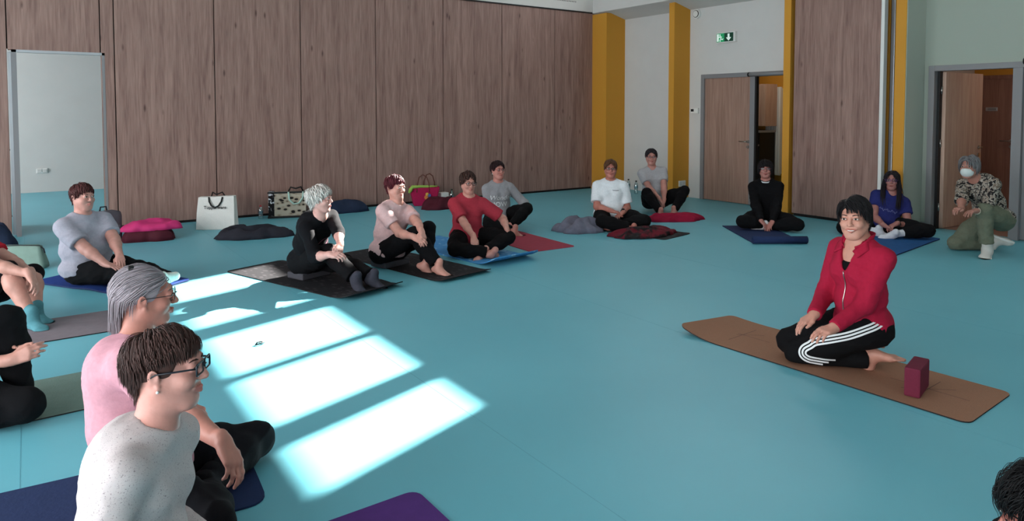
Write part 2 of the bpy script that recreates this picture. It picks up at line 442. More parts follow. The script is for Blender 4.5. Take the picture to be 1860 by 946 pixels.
# --- door to the corridor, its leaf open
d2 = struct(empty('door_2', (9.5, 4.30, 0)))
box('frame', (-.03, -.07, 0), (.12, 0, 2.09), M['grey'], d2, .004)
box('frame', (-.028, -2.05, 2.02), (.118, -.07, 2.09), M['grey'], d2, .004)
box('frame', (-.03, -1.03, 0), (.12, -.93, 2.02), M['grey'], d2, .004)
box('gasket', (.06, -.10, .0), (.14, -.07, 2.02), M['black'], d2)
lf = empty('leaf', (.13, -.09, 0), R(2)); lf.parent = d2
bm = bmesh.new(); add_box(bm, (0, -.045, .01), (.93, 0, 2.01), .002)
leaf = bm_obj('leaf', bm, M['pinkwood'], d2, loc=(.13, -.10, 0)); leaf.rotation_euler = (0, 0, R(-3.5))
bpy.data.objects.remove(lf)
for z in (.28, 1.1, 1.78):
    bm = bmesh.new(); add_tube(bm, [(.11, -.10, z-.05), (.11, -.10, z+.05)], .012, 8); bm_obj('hinge', bm, M['steel'], d2, True)
for y, s in ((-.045, -1), (0, 1)):
    bm = bmesh.new(); add_tube(bm, [(.86, y, 1.03), (.86, y+s*.05, 1.03), (.84, y+s*.055, 1.03), (.73, y+s*.055, 1.03)], .009, 8)
    bm_obj('lever', bm, M['steel'], leaf, True)
    bm = bmesh.new(); add_tube(bm, [(.86, y-s*.002, 1.03), (.86, y+s*.01, 1.03)], .026, 14); bm_obj('rose', bm, M['steel'], leaf)
    bm = bmesh.new(); add_tube(bm, [(.86, y-s*.002, .93), (.86, y+s*.012, .93)], .026, 14); bm_obj('lock_rose', bm, M['steel'], leaf)
# second, glazed leaf at the picture edge
box('glazed_leaf_stile', (.02, -1.12, .01), (.06, -1.03, 2.02), M['grey'], d2, .003)
box('glazed_leaf_stile', (.02, -2.05, .01), (.06, -1.97, 2.02), M['grey'], d2, .003)
box('glazed_leaf_rail', (.02, -1.97, .01), (.06, -1.12, .12), M['grey'], d2, .003)
box('glazed_leaf_rail', (.02, -1.97, 1.92), (.06, -1.12, 2.02), M['grey'], d2, .003)
box('pane', (.035, -1.97, .12), (.045, -1.12, 1.92), glassy('door_glass', (.55, .6, .62), .15), d2)
box('push_bar', (-.05, -1.95, 1.0), (-.02, -1.1, 1.04), M['plastic'], d2, .008)
bm = bmesh.new(); add_tube(bm, [(-.07, -1.08, 2.09), (-.07, -1.85, 2.09)], .03, 12); bm_obj('closer_rail', bm, M['grey'], d2, True)
bm = bmesh.new(); add_tube(bm, [(-.07, -1.05, 2.09), (-.07, -1.085, 2.09)], .036, 12); bm_obj('closer_cap', bm, M['black'], d2, True)
# corridor
M['corfloor'] = mat('corridor_floor', (150, 118, 105), .5, noise=.05)
M['brownwood'] = wood('brown_door_veneer', (124, 86, 72), (150, 108, 92), stretch=(12, 12, .5), knots=False)
struct(box('floor_corridor', (9.66, 1.5, 0), (12.2, 4.86, .004), M['corfloor']))
struct(box('wall_corridor', (12.2, 1.3, 0), (12.35, 4.96, 2.7), M['yellow']))
struct(box('wall_corridor', (9.66, 4.86, 0), (12.2, 4.96, 2.7), M['white']))
struct(box('wall_corridor', (9.66, 1.3, 0), (12.2, 1.5, 2.7), M['white']))
struct(box('ceiling_corridor', (9.66, 1.3, 2.7), (12.3, 4.96, 2.8), M['white']))
d4 = struct(empty('door_4', (12.2, 4.78, 0)))
box('frame', (-.03, -.07, 0), (.01, .0, 2.06), M['brownwood'], d4); box('frame', (-.03, -1.1, 2.0), (.01, -.07, 2.06), M['brownwood'], d4)
box('leaf', (-.02, -.50, .01), (.01, -.07, 2.0), M['brownwood'], d4); box('leaf', (-.02, -1.04, .01), (.01, -.51, 2.0), M['brownwood'], d4)
box('sign_plate', (-.032, -.26, 1.51), (-.02, -.10, 1.57), M['alu'], d4, .004)
box('sign_lettering', (-.036, -.24, 1.53), (-.031, -.13, 1.55), M['grey'], d4)
handle(d4, (-.02, -.45, 1.06), -1, 1)
cl2 = empty('fill_light', (11.0, 3.2, 2.64))  # added out of view to give the corridor its warm light
bm = bmesh.new(); add_lathe(bm, [(.02, 0), (.15, .0), (.17, .03), (.17, .06)], (0, 0, 0), 24); bm_obj('diffuser', bm, emit('corridor_fill', (255, 228, 208), 22), cl2, True)
tag(cl2, 'unseen round light added to brighten the corridor behind the open door', 'light')

# --- fixtures on the white wall
sp = empty('wall_speaker', (9.49, 8.07, 3.17))
bm = bmesh.new(); add_tube(bm, [(.01, 0, 0), (-.05, 0, 0)], .075, 24); bm_obj('housing', bm, M['plastic'], sp, False)
bm = bmesh.new(); add_tube(bm, [(-.045, .0, 0), (-.058, .0, 0)], .062, 24); bm_obj('rim', bm, M['black'], sp, False)
bm = bmesh.new(); add_tube(bm, [(-.05, 0, 0), (-.063, 0, 0)], .053, 24); bm_obj('grille', bm, M['plastic'], sp, False)
tag(sp, 'round white wall speaker with dark rim above the double door', 'speaker')
ex = empty('exit_sign', (9.48, 7.46, 2.72))
M['exitgreen'] = mat('exit_green', (20, 120, 75), .4); M['exitdark'] = mat('exit_dark_green', (16, 70, 50), .4)
box('housing', (-.035, -.20, -.085), (.02, .17, .085), M['plastic'], ex, .006)
box('pictogram_field', (-.04, .01, -.07), (-.034, .165, .07), emit('exit_lit_green', (30, 150, 95), .25), ex)
box('arrow_field', (-.04, -.165, -.07), (-.034, .01, .07), M['exitdark'], ex)
M['signwhite'] = emit('exit_lit_white', (225, 240, 232), .35)
bm = bmesh.new()      # running figure and doorway
add_box(bm, (-.044, .12, -.06), (-.039, .155, .06)); add_box(bm, (-.044, .085, .035), (-.039, .105, .055))
for p, q in (((.095, .03), (.075, -.015)), ((.075, -.015), (.05, -.035)), ((.05, -.035), (.03, -.02)), ((.075, -.015), (.095, -.04)), ((.095, -.04), (.09, -.065)), ((.09, .02), (.055, .005)), ((.095, .02), (.115, .0))):
    add_tube(bm, [(-.042, p[0], p[1]), (-.042, q[0], q[1])], .007, 6)
bm_obj('running_figure', bm, M['signwhite'], ex)
bm = bmesh.new(); add_box(bm, (-.044, -.095, -.01), (-.039, -.06, .055))
v3 = [bm.verts.new((-.042, -.13, -.005)), bm.verts.new((-.042, -.025, -.005)), bm.verts.new((-.042, -.0775, -.06))]; bm.faces.new(v3)
bm_obj('arrow', bm, M['signwhite'], ex)
tag(ex, 'green emergency exit sign with running figure and down arrow on the white wall', 'sign')
th = empty('thermostat', (9.49, 8.10, 1.515))
box('housing', (-.03, -.08, -.045), (.02, .08, .045), M['plastic'], th, .006)
box('display', (-.034, .01, -.015), (-.028, .07, .03), M['black'], th)
tag(th, 'white wall thermostat with dark display beside the double door', 'thermostat')
so = empty('wall_socket', (9.33, 8.245, .25))
box('plate', (-.085, -.014, -.05), (.085, .0, .05), M['plastic'], so, .005)
box('socket_insert', (-.072, -.02, -.035), (-.006, -.012, .035), M['white'], so, .003)
box('socket_insert', (.006, -.02, -.035), (.072, -.012, .035), M['white'], so, .003)
tag(so, 'white double wall socket low on the ochre fin', 'socket')

# ================================================================== MATS, BAGS, BLANKETS
def rot2(a, x, y): return (x*math.cos(a)-y*math.sin(a), x*math.sin(a)+y*math.cos(a))

def yoga_mat(label, c, deg, L, W, material, under=None, th=.006, rad=.05, curl0=0.0, curl1=0.0, wave=0.0, seed=0, span=.18, z0=.001, marks=False, side_curl=0.0):
    """a rubber mat lying on the floor; curl0 / curl1 lift its two short ends"""
    rnd = random.Random(seed)
    root = empty('yoga_mat', (c[0], c[1], 0), R(deg)); tag(root, label, 'yoga mat')
    ts = [-L/2 + rad*(1-math.cos(R(90)*i/5)) for i in range(6)]
    ts += [-L/2+rad+(L-2*rad)*i/26 for i in range(1, 26)] + [L/2-rad*(1-math.cos(R(90)*i/5)) for i in range(5, -1, -1)]
    ph = [rnd.uniform(0, 6) for _ in range(4)]
    bm = bmesh.new(); top, bot = [], []; NW = 8
    for t in ts:
        e = L/2-abs(t); hw = W/2 if e >= rad else W/2-rad+math.sqrt(max(rad*rad-(rad-e)**2, 0))
        rt, rb = [], []
        for j in range(NW+1):
            s = -1+2*j/NW; x = t; y = hw*s; z = z0
            for cu, ed in ((curl0, t+L/2), (curl1, L/2-t)):
                if cu and ed < span: z += cu*((span-ed)/span)**2*(1+side_curl*s)
            z += wave*max(0, math.sin(x*9+ph[0]+y*4))*max(0, math.sin(x*3.1+ph[1]))*(.4+.6*abs(s))
            rt.append(bm.verts.new((x, y, z+th))); rb.append(bm.verts.new((x, y, z)))
        top.append(rt); bot.append(rb)
    n = len(ts)
    for i in range(n-1):
        for j in range(NW):
            f = bm.faces.new((top[i][j], top[i+1][j], top[i+1][j+1], top[i][j+1])); f.material_index = 0
            f = bm.faces.new((bot[i][j], bot[i][j+1], bot[i+1][j+1], bot[i+1][j])); f.material_index = 1
        for a, (p, q) in enumerate(((0, 1), (NW, -1))):
            f = bm.faces.new((top[i][p], bot[i][p], bot[i+1][p], top[i+1][p])); f.material_index = 1
    for i in (0, n-1):
        for j in range(NW):
            f = bm.faces.new((top[i][j], top[i][j+1], bot[i][j+1], bot[i][j])); f.material_index = 1
    bm_obj('sheet', bm, [material, under or material], root, smooth=False)
    return root

M['navy'] = mat('navy_foam', (34, 48, 84), .85, .2, noise=.06, bump=.15)
M['blue'] = mat('blue_foam', (34, 62, 132), .85, .2, noise=.06, bump=.15)
M['blue2'] = mat('bright_blue_foam', (34, 84, 138), .85, .2, noise=.08, bump=.15)
M['taupe'] = mat('taupe_foam', (122, 112, 118), .85, .2, noise=.05, bump=.12)
M['sage'] = mat('sage_foam', (110, 130, 122), .85, .2, noise=.05, bump=.2, bscale=110)
M['redmat'] = mat('red_foam', (156, 56, 74), .8, .25, noise=.04)
M['purple'] = mat('purple_foam', (84, 48, 116), .85, .2, noise=.05, bump=.12)
M['cork'] = mat('brown_cork', (150, 108, 86), .85, .2, noise=.10, scale=240, bump=.08, bscale=300)
M['leafmat'] = two_tone('black_leaf_mat', (58, 54, 58), (27, 26, 30), 'voronoi', 11, .24, .34, stretch=(1, 1.9, 1))
M['skymat'] = two_tone('sky_blue_print_mat', (70, 140, 196), (138, 182, 214), 'noise', 9, .58, .66)
M['rubber'] = mat('dark_rubber', (26, 22, 24), .8)

yoga_mat('long brown cork mat with dark edge under the kneeling woman', (3.975, 2.355), 93, 1.76, .60, M['cork'], M['rubber'], curl1=.035, span=.30, side_curl=.6, rad=.05)
mk = bpy.data.objects['yoga_mat']; M['matprint'] = mat('mat_print', (96, 62, 50), .8)
bm = bmesh.new()
for x0 in (-.58, .58):
    for (p, q) in (((x0-.20, 0), (x0+.20, 0)), ((x0, -.16), (x0, .16)), ((x0-.1, -.1), (x0+.1, .1))):
        bm = bmesh.new()
        d = Vector((q[0]-p[0], q[1]-p[1], 0)).normalized(); nn = Vector((-d.y, d.x, 0))*.0022
        vs_ = [bm.verts.new(Vector((a[0], a[1], .0078))+s*nn) for a, s in ((p, 1), (q, 1), (q, -1), (p, -1))]; bm.faces.new(vs_)
        bm_obj('alignment_mark', bm, M['matprint'], mk)
yoga_mat('black leaf-patterned mat with a curled end under the white-haired woman', (2.08, 6.18), 109, 1.76, .62, M['leafmat'], M['rubber'], curl0=.045, wave=.012, seed=3)
yoga_mat('black leaf-patterned mat under the barefoot woman in pale pink', (3.10, 6.26), 101.5, 1.76, .62, M['leafmat'], M['rubber'], curl0=.03, seed=4)
yoga_mat('light blue printed mat with upturned end under the woman in red', (3.86, 6.50), 98, 1.75, .64, M['skymat'], M['skymat'], th=.010, curl0=.085, span=.28)
yoga_mat('plain red mat in front of the woman in the grey sweatshirt', (4.74, 6.84), 88, 1.75, .60, M['redmat'])
yoga_mat('bright blue mat under the woman with long dark hair', (7.97, 4.03), 7, 1.68, .62, M['blue2'], M['navy'], th=.012, wave=.01, seed=6)
yoga_mat('blue mat under the woman in the grey T-shirt', (.58, 7.08), -57, 1.25, .60, M['blue'], M['navy'], th=.014, wave=.01, seed=7)
yoga_mat('taupe grey mat under the feet in teal socks', (-.17, 5.76), 1, 1.58, .58, M['taupe'], M['rubber'])
yoga_mat('sage green mat in front of the clasped hands', (-.40, 4.39), 2, 1.75, .60, M['sage'], M['rubber'], wave=.012, seed=9)
yoga_mat('dark navy mat under the grey-bobbed woman in pink', (-.12, 3.08), -4, 1.75, .60, M['navy'], M['navy'], th=.008, rad=.07, wave=.016, seed=2)
yoga_mat('purple mat with rounded corner under the brown-haired woman', (.37, 2.15), 1, 1.76, .60, M['purple'], M['purple'], rad=.05)
yoga_mat('dark patterned mat beneath the dark red blanket', (6.28, 6.42), 100, 1.45, .60, M['leafmat'], M['rubber'], wave=.01, seed=5)

# half-rolled navy mat
rm = empty('yoga_mat', (7.36, 5.22, 0), R(55)); tag(rm, 'navy mat rolled up at its front end under the cross-legged woman', 'yoga mat')
bm = bmesh.new(); add_box(bm, (-.55, -.30, .001), (.62, .30, .011)); bm_obj('sheet', bm, M['navy'], rm)
bm = bmesh.new(); prof = []
for i in range(60):
    a = i/59*math.pi*2*2.6; r = .046-.0062*a/(math.pi*2)*1.2
    prof.append((-.58+r*math.sin(a)*1.0, .047-r*math.cos(a)))
for (x, z), (x2, z2) in zip(prof, prof[1:]):
    for s in (1,):
        vs_ = [bm.verts.new(p) for p in ((x, -.31, z), (x2, -.31, z2), (x2, .31, z2), (x, .31, z))]; bm.faces.new(vs_)
bmesh.ops.remove_doubles(bm, verts=bm.verts[:], dist=.0005)
rl = bm_obj('roll', bm, M['navy'], rm, True); so_ = rl.modifiers.new('thick', 'SOLIDIFY'); so_.thickness = .006

def nz(x, y, ph):
    return (math.sin(x*7+ph[0]+1.3*math.sin(y*5+ph[1]))+.7*math.sin(y*9+ph[2]+1.7*math.sin(x*6+ph[3]))+.22*math.sin((x+y)*15+ph[4])+.10*math.sin((x-y)*22+ph[5]))/2.0

def pile(name, label, cat, c, deg, L, W, H, material, seed=1, power=2.4, rough=.5, mats=None, z0=0.0, f=1.0, group=None, part='cloth', flat=.75):
    """crumpled cloth lying on the floor: irregular outline, folded height field, closed underneath"""
    rnd = random.Random(seed); ph = [rnd.uniform(0, 6.28) for _ in range(8)]
    root = empty(name, (c[0], c[1], z0), R(deg)); tag(root, label, cat, group)
    NA, NR = 72, 20; bm = bmesh.new(); rings = []
    ctr = None
    for k in range(1, NR+1):
        rr = k/NR; ring = []
        for i in range(NA):
            a = 2*math.pi*i/NA
            ca, sa = math.cos(a), math.sin(a)
            e = (abs(ca)**2.8+abs(sa)**2.8)**(-1/2.8)
            o = e*(1+.09*math.sin(3*a+ph[6])+.06*math.sin(5*a+ph[7])+.035*math.sin(11*a+ph[0]))
            x, y = rr*o*ca*L/2, rr*o*sa*W/2
            env = max(0, 1-rr**(power*1.7))**(flat*.8)
            n = nz(x*f*1.3, y*f*2.2, ph); ridge = .5+.5*math.cos(n*3.0)
            z = H*env*(1-rough+rough*ridge*ridge*1.15) + .012*env
            ring.append(bm.verts.new((x, y, z if k < NR else 0.0)))
        rings.append(ring)
    ctr = bm.verts.new((0, 0, H*(1-rough*.3)))
    for i in range(NA): bm.faces.new((ctr, rings[0][i], rings[0][(i+1) % NA]))
    for a, b in zip(rings, rings[1:]):
        for i in range(NA): bm.faces.new((a[i], b[i], b[(i+1) % NA], a[(i+1) % NA]))
    bm.faces.new(rings[-1][::-1])
    ob = bm_obj(part, bm, material, root, smooth=True)
    return root

M['grey_fleece'] = mat('grey_fleece', (112, 110, 124), .95, .1, noise=.16, scale=14, bump=.3, bscale=60)
M['darkred_print'] = two_tone('dark_red_print', (22, 14, 18), (100, 18, 34), 'noise', 5.5, .44, .56)
M['red_fleece'] = mat('red_fleece', (150, 30, 58), .95, .1, noise=.12, scale=12, bump=.25, bscale=50)
M['dark_fabric'] = mat('dark_jacket', (38, 37, 46), .8, .25, noise=.12, scale=12, bump=.2)
M['navy_fabric'] = mat('navy_fabric', (34, 44, 66), .85, .2, noise=.12, scale=12, bump=.2)
M['maroon'] = mat('maroon_fabric', (74, 20, 34), .8, .25, noise=.1, scale=10)
M['pink_fab'] = mat('pink_fabric', (196, 50, 110), .75, .25, noise=.08, scale=10)
M['grey_fab'] = mat('grey_bag_fabric', (84, 80, 88), .8, .25, noise=.1, scale=16, bump=.2)
M['denim'] = mat('denim', (54, 62, 90), .9, .15, noise=.15, scale=30)

pile('blanket', 'crumpled grey fleece blanket beside the woman in white', 'blanket', (5.70, 6.70), -28, .64, .42, .17, M['grey_fleece'], 3)
pile('blanket', 'dark red and black printed blanket over a dark mat', 'blanket', (6.15, 6.02), -8, .90, .44, .075, M['darkred_print'], 5, rough=.7, z0=.008)
pile('blanket', 'bright red fleece blanket in front of the V-neck woman', 'blanket', (7.33, 6.62), -26, .86, .34, .085, M['red_fleece'], 8, rough=.7)
pile('jacket', 'dark jacket lying crumpled on the floor in front of the white bag', 'jacket', (2.20, 8.66), -22, .88, .44, .12, M['dark_fabric'], 11, rough=.6)
pile('folded_jacket', 'blue denim jacket on the floor between two seated women', 'jacket', (6.90, 7.25), 20, .44, .36, .12, M['denim'], 13)
pile('bag', 'soft dark navy bag against the wood panels behind the white-haired woman', 'bag', (3.80, 9.98), -2, .84, .30, .17, M['navy_fabric'], 14, rough=.3)
pile('cardigan', 'dark red cardigan heaped beside the pink basket', 'cardigan', (5.24, 9.50), -12, .62, .36, .16, M['maroon'], 16, rough=.5)
pile('cushion', 'dark maroon cushion under the pink cloth', 'cushion', (1.15, 9.16), -8, .56, .36, .13, M['maroon'], 17, power=4, rough=.12)
pile('towel', 'pink cloth folded on top of the maroon cushion', 'towel', (1.18, 9.18), -8, .60, .36, .10, M['pink_fab'], 18, power=3.2, rough=.35, z0=.122)
pile('bag', 'dark navy bag on the floor beside the open pass door', 'bag', (-.42, 9.25), 10, .62, .38, .30, M['navy_fabric'], 20, rough=.35)

# backpack beside the cushion
bp_ = empty('backpack', (.72, 9.30, 0), R(20)); tag(bp_, 'dark grey backpack behind the woman in the grey T-shirt', 'backpack')
bm = bmesh.new(); add_box(bm, (-.15, -.10, 0), (.15, .10, .36), .06); bm_obj('body', bm, M['grey_fab'], bp_, True)
bm = bmesh.new(); add_box(bm, (-.11, -.15, .03), (.11, -.09, .2), .03); bm_obj('pocket', bm, M['grey_fab'], bp_, True)
for s in (-1, 1): tube('strap', [(s*.08, .10, .33), (s*.09, .16, .25), (s*.09, .16, .12), (s*.08, .10, .04)], .016, M['dark_fabric'], bp_)
tube('grab_loop', [(-.04, .06, .35), (-.03, .06, .40), (.03, .06, .40), (.04, .06, .35)], .009, M['dark_fabric'], bp_)
# black backpack by the far wall
b2 = empty('backpack', (9.15, 8.80, 0), R(60)); tag(b2, 'small black backpack standing by the white wall near the water bottles', 'backpack')
bm = bmesh.new(); add_box(bm, (-.12, -.08, 0), (.12, .08, .30), .05); bm_obj('body', bm, M['black'], b2, True)
bm = bmesh.new(); add_box(bm, (-.09, -.12, .02), (.09, -.07, .16), .025); bm_obj('pocket', bm, M['black'], b2, True)
tube('strap', [(-.1, -.06, .25), (-.17, -.08, .14), (-.14, -.06, .02)], .012, M['black'], b2)
# sage green pouch
gp = empty('pouch', (-.08, 8.18, 0), R(-30)); tag(gp, 'flat sage green zipped pouch standing behind the bare arms', 'pouch')
bm = bmesh.new(); add_box(bm, (-.24, -.07, 0), (.24, .07, .23), .04)
for v in bm.verts: v.co.x *= 1-.25*v.co.z/.23; v.co.y *= 1-.5*v.co.z/.23
bm_obj('body', bm, mat('sage_fabric', (118, 140, 130), .8, .2, noise=.05), gp, True)
tube('zip_tab', [(.17, 0, .215), (.21, -.01, .19), (.22, -.01, .15)], .006, M['dark_fabric'], gp)
tube('seam', [(-.19, -.03, .225), (0, -.03, .232), (.19, -.03, .225)], .004, M['dark_fabric'], gp)

# white carrier bag with lettering
tb = empty('shopping_bag', (1.98, 9.50, 0), R(-30)); tag(tb, 'white woven carrier bag with black handles and lettering', 'bag')
M['whitebag'] = mat('white_woven', (216, 213, 208), .7, .3, noise=.05, scale=120, bump=.1, bscale=200)
bm = bmesh.new(); add_box(bm, (-.235, -.09, 0), (.235, .09, .42), .008)
bmesh.ops.subdivide_edges(bm, edges=bm.edges[:], cuts=3, use_grid_fill=True)
rnd = random.Random(4)
for v in bm.verts:
    v.co.x *= 1.04-.10*v.co.z/.42; v.co.y *= 1-.45*v.co.z/.42
    v.co.y += .010*math.sin(v.co.x*17+v.co.z*11); v.co.z += .006*math.sin(v.co.x*9) if v.co.z > .3 else 0
bm_obj('body', bm, M['whitebag'], tb, False)
for s in (-1,):
    tube('handle', [(-.085, s*.055, .415), (-.075, s*.075, .36), (-.045, s*.088, .31), (.0, s*.094, .285), (.045, s*.088, .31), (.075, s*.075, .36), (.085, s*.055, .415)], .010, M['black'], tb)
tube('handle', [(-.085, .045, .415), (-.06, .02, .47), (.0, -.02, .445), (.06, .02, .47), (.085, .045, .415)], .009, M['black'], tb)
tm = text_mesh('Tupperware', .056, bold=.001)
t_o = link('lettering', tm, M['black'], tb); t_o.location = (0, -.0855, .285); t_o.rotation_euler = (R(90), 0, 0)

def bottle(label, loc, h, r, cap_rgb, tint=(.85, .93, .95), group=None):
    o = empty('water_bottle', loc); tag(o, label, 'bottle', group)
    bm = bmesh.new(); add_lathe(bm, [(r*.85, 0), (r, .01), (r, h*.28), (r*.92, h*.33), (r, h*.38), (r, h*.66), (r*.8, h*.77), (r*.42, h*.88), (r*.38, h*.93)], (0, 0, 0), 18)
    bm_obj('body', bm, glassy('bottle_plastic', tint, .25), o, True)
    bm = bmesh.new(); add_lathe(bm, [(r*.46, h*.91), (r*.48, h*.92), (r*.48, h), (r*.4, h*1.005)], (0, 0, 0), 18); bm_obj('cap', bm, mat('bottle_cap', cap_rgb, .4), o, True)
    bm = bmesh.new(); add_lathe(bm, [(r*1.01, h*.42), (r*1.015, h*.43), (r*1.015, h*.6), (r*1.01, h*.61)], (0, 0, 0), 18); bm_obj('wrapper', bm, glassy('bottle_label', (.7, .82, .9), .3), o, True)
bottle('small clear water bottle with red cap by the wood panels', (2.66, 10.02, 0), .19, .034, (176, 40, 46))
bottle('clear bottle with black cap by the white wall, beside the backpack', (9.20, 9.42, 0), .24, .036, (14, 14, 16))
bottle('clear bottle with black cap in front of the ochre fin corner', (9.10, 9.12, 0), .24, .036, (14, 14, 16), (.75, .85, .85))
bottle('dark green bottle standing behind the dark red cardigan', (5.62, 9.80, 0), .25, .035, (30, 40, 30), (.25, .4, .3))

# patterned shopping bag
pb = empty('shopping_bag', (3.02, 9.98, 0), R(-18)); tag(pb, 'black and beige oval-patterned shopping bag with pale handles', 'bag')
M['ovals'] = two_tone('oval_print', (34, 30, 30), (150, 134, 116), 'voronoi', 13, .30, .36, stretch=(1, 1, 1.7), third=(.62, (178, 166, 150)))
M['bwprint'] = two_tone('black_white_print', (20, 18, 22), (205, 205, 210), 'noise', 16, .52, .56)
bm = bmesh.new(); add_box(bm, (-.18, -.10, .015), (.26, .08, .36), .01); bm_obj('body', bm, M['ovals'], pb)
bm = bmesh.new(); add_box(bm, (-.25, -.105, .0), (-.17, .09, .37), .008); bm_obj('gusset', bm, M['bwprint'], pb)
bm = bmesh.new(); add_box(bm, (-.26, -.11, .0), (.27, .09, .03), .008); bm_obj('base', bm, M['black'], pb)
bm = bmesh.new(); add_box(bm, (-.262, -.108, .35), (.262, -.095, .375), .004); bm_obj('rim', bm, M['black'], pb)
M['palehandle'] = mat('pale_green_cord', (176, 204, 192), .6)
tube('handle', [(.02, -.11, .37), (.03, -.12, .26), (.09, -.125, .20), (.16, -.125, .21), (.21, -.12, .28), (.22, -.11, .37)], .012, M['palehandle'], pb)
tube('handle', [(.02, .06, .36), (.05, .05, .42), (.12, .04, .40), (.19, .05, .42), (.22, .06, .36)], .012, M['black'], pb)

# pink basket with brown handles
bk = empty('basket_bag', (5.20, 9.95, 0), R(-20)); tag(bk, 'pink woven basket bag with brown loop handles and a green scarf', 'bag')
M['basket'] = mat('pink_weave', (166, 26, 74), .8, .2, noise=.15, scale=90, bump=.4, bscale=120)
bm = bmesh.new(); add_box(bm, (-.20, -.10, 0), (.20, .10, .30), .02)
for v in bm.verts: v.co.x *= .85+.35*v.co.z/.30; v.co.y *= .85+.25*v.co.z/.3
bm_obj('body', bm, M['basket'], bk)
M['leather'] = mat('brown_leather', (92, 48, 36), .5)
for s in (-1, 1): tube('handle', [(-.13+.0, s*.10, .22), (-.12, s*.10, .36), (-.09, s*.08, .46), (-.03, s*.08, .50), (.03, s*.08, .46), (.06, s*.10, .36), (.07, s*.10, .22)] if s < 0 else [(.0, s*.10, .24), (.01, s*.10, .38), (.05, s*.09, .48), (.10, s*.09, .50), (.15, s*.09, .46), (.18, s*.10, .36), (.18, s*.10, .24)], .010, M['leather'], bk)
M['lime'] = mat('lime_scarf', (150, 178, 84), .85, .2, noise=.1, scale=20)
bm = bmesh.new()
add_tube(bm, [(-.25, -.10, .22), (-.23, -.12, .27), (-.20, -.10, .31), (-.08, -.10, .315), (.06, -.09, .31), (.20, -.09, .31)], [.02, .035, .03, .022, .02, .012], 8)
bm_obj('scarf', bm, M['lime'], bk, True)
for i, (dx, dz, rgb, r) in enumerate(((.02, .14, (206, 120, 60), .035), (.06, .17, (70, 90, 150), .03), (.03, .19, (220, 180, 80), .026), (.075, .12, (150, 60, 140), .03))):
    bm = bmesh.new(); add_tube(bm, [(dx, -.115, dz), (dx, -.124, dz)], r, 14); bm_obj('flower_applique', bm, mat('applique', rgb, .8), bk)
pp = box('paper_stack', (5.46, 9.86, .0), (5.60, 9.98, .19), M['plastic'], None, .006, origin=(5.53, 9.92, 0)); tag(pp, 'small white paper box behind the dark red cardigan', 'box')

# yoga blocks
def block(label, c, deg, sx, sy, sz, m, bev=.012):
    bm = bmesh.new(); add_box(bm, (-sx/2, -sy/2, 0), (sx/2, sy/2, sz), bev)
    o = bm_obj('yoga_block', bm, m, None, False, (c[0], c[1], c[2])); o.rotation_euler = (0, 0, R(deg)); tag(o, label, 'yoga block'); return o
M['maroonfoam'] = mat('maroon_foam', (106, 32, 54), .8, .25, noise=.06, scale=60)
M['greyfoam'] = mat('grey_foam', (72, 70, 76), .85, .2, noise=.05)
block('maroon foam block standing on the brown mat', (3.925, 1.80, .0075), 14, .23, .078, .155, M['maroonfoam'], .010)
block('grey foam block under the white-haired woman in black', (2.09, 6.27, .007), 20, .32, .22, .058, M['greyfoam'])
block('grey foam block under the barefoot woman in pale pink', (2.90, 6.27, .007), 15, .32, .22, .058, M['greyfoam'])
block('charcoal foam block under the woman in the red T-shirt', (3.92, 6.46, .011), 10, .30, .20, .045, M['rubber'])

# hair clip lost on the floor
hc_ = empty('hair_clip', (1.205, 4.62, .004), R(20)); tag(hc_, 'small dark hair clip lying in the sunlit floor patch', 'hair clip')
tube('clip_arm', [(-.03, 0, .002), (-.01, .008, .012), (.02, .01, .010), (.035, .0, .002)], .005, M['black'], hc_)
tube('clip_arm', [(-.03, 0, .002), (-.01, -.012, .008), (.02, -.012, .008), (.035, .0, .002)], .004, M['black'], hc_)

# ================================================================== PEOPLE: implicit surfaces turned into meshes
def V3(*a): return np.array(a, float)
def unit(v):
    v = np.asarray(v, float); n = np.linalg.norm(v); return v/n if n > 1e-9 else v

class Prim:
    def __init__(s, f, lo, hi, k=.02, op='u'):
        s.f, s.lo, s.hi, s.k, s.op = f, np.asarray(lo, float), np.asarray(hi, float), k, op

def rcone(a, b, r1, r2, k=.02, op='u', cut=None):
    a, b = V3(*a), V3(*b); ab = b-a; L2 = max(ab @ ab, 1e-9); rm = max(r1, r2)
    def f(P):
        t = np.clip(((P-a) @ ab)/L2, 0, 1)
        d = np.linalg.norm(P-a-t[..., None]*ab, axis=-1) - (r1+(r2-r1)*t)
        if cut is not None: d = np.maximum(d, (P-cut[0]) @ cut[1])
        return d
    return Prim(f, np.minimum(a, b)-rm, np.maximum(a, b)+rm, k, op)

def ellip(c, r, B=None, k=.02, op='u'):
    c, r = V3(*c), V3(*r); B = np.eye(3) if B is None else np.asarray(B, float)   # columns = axes
    ext = np.abs(B) @ r
    def f(P):
        q = (P-c) @ B
        k0 = np.linalg.norm(q/r, axis=-1); k1 = np.linalg.norm(q/(r*r), axis=-1)
        return k0*(k0-1)/np.maximum(k1, 1e-6)
    return Prim(f, c-ext, c+ext, k, op)

def sphere(c, r, k=.02, op='u'): return ellip(c, (r, r, r), None, k, op)

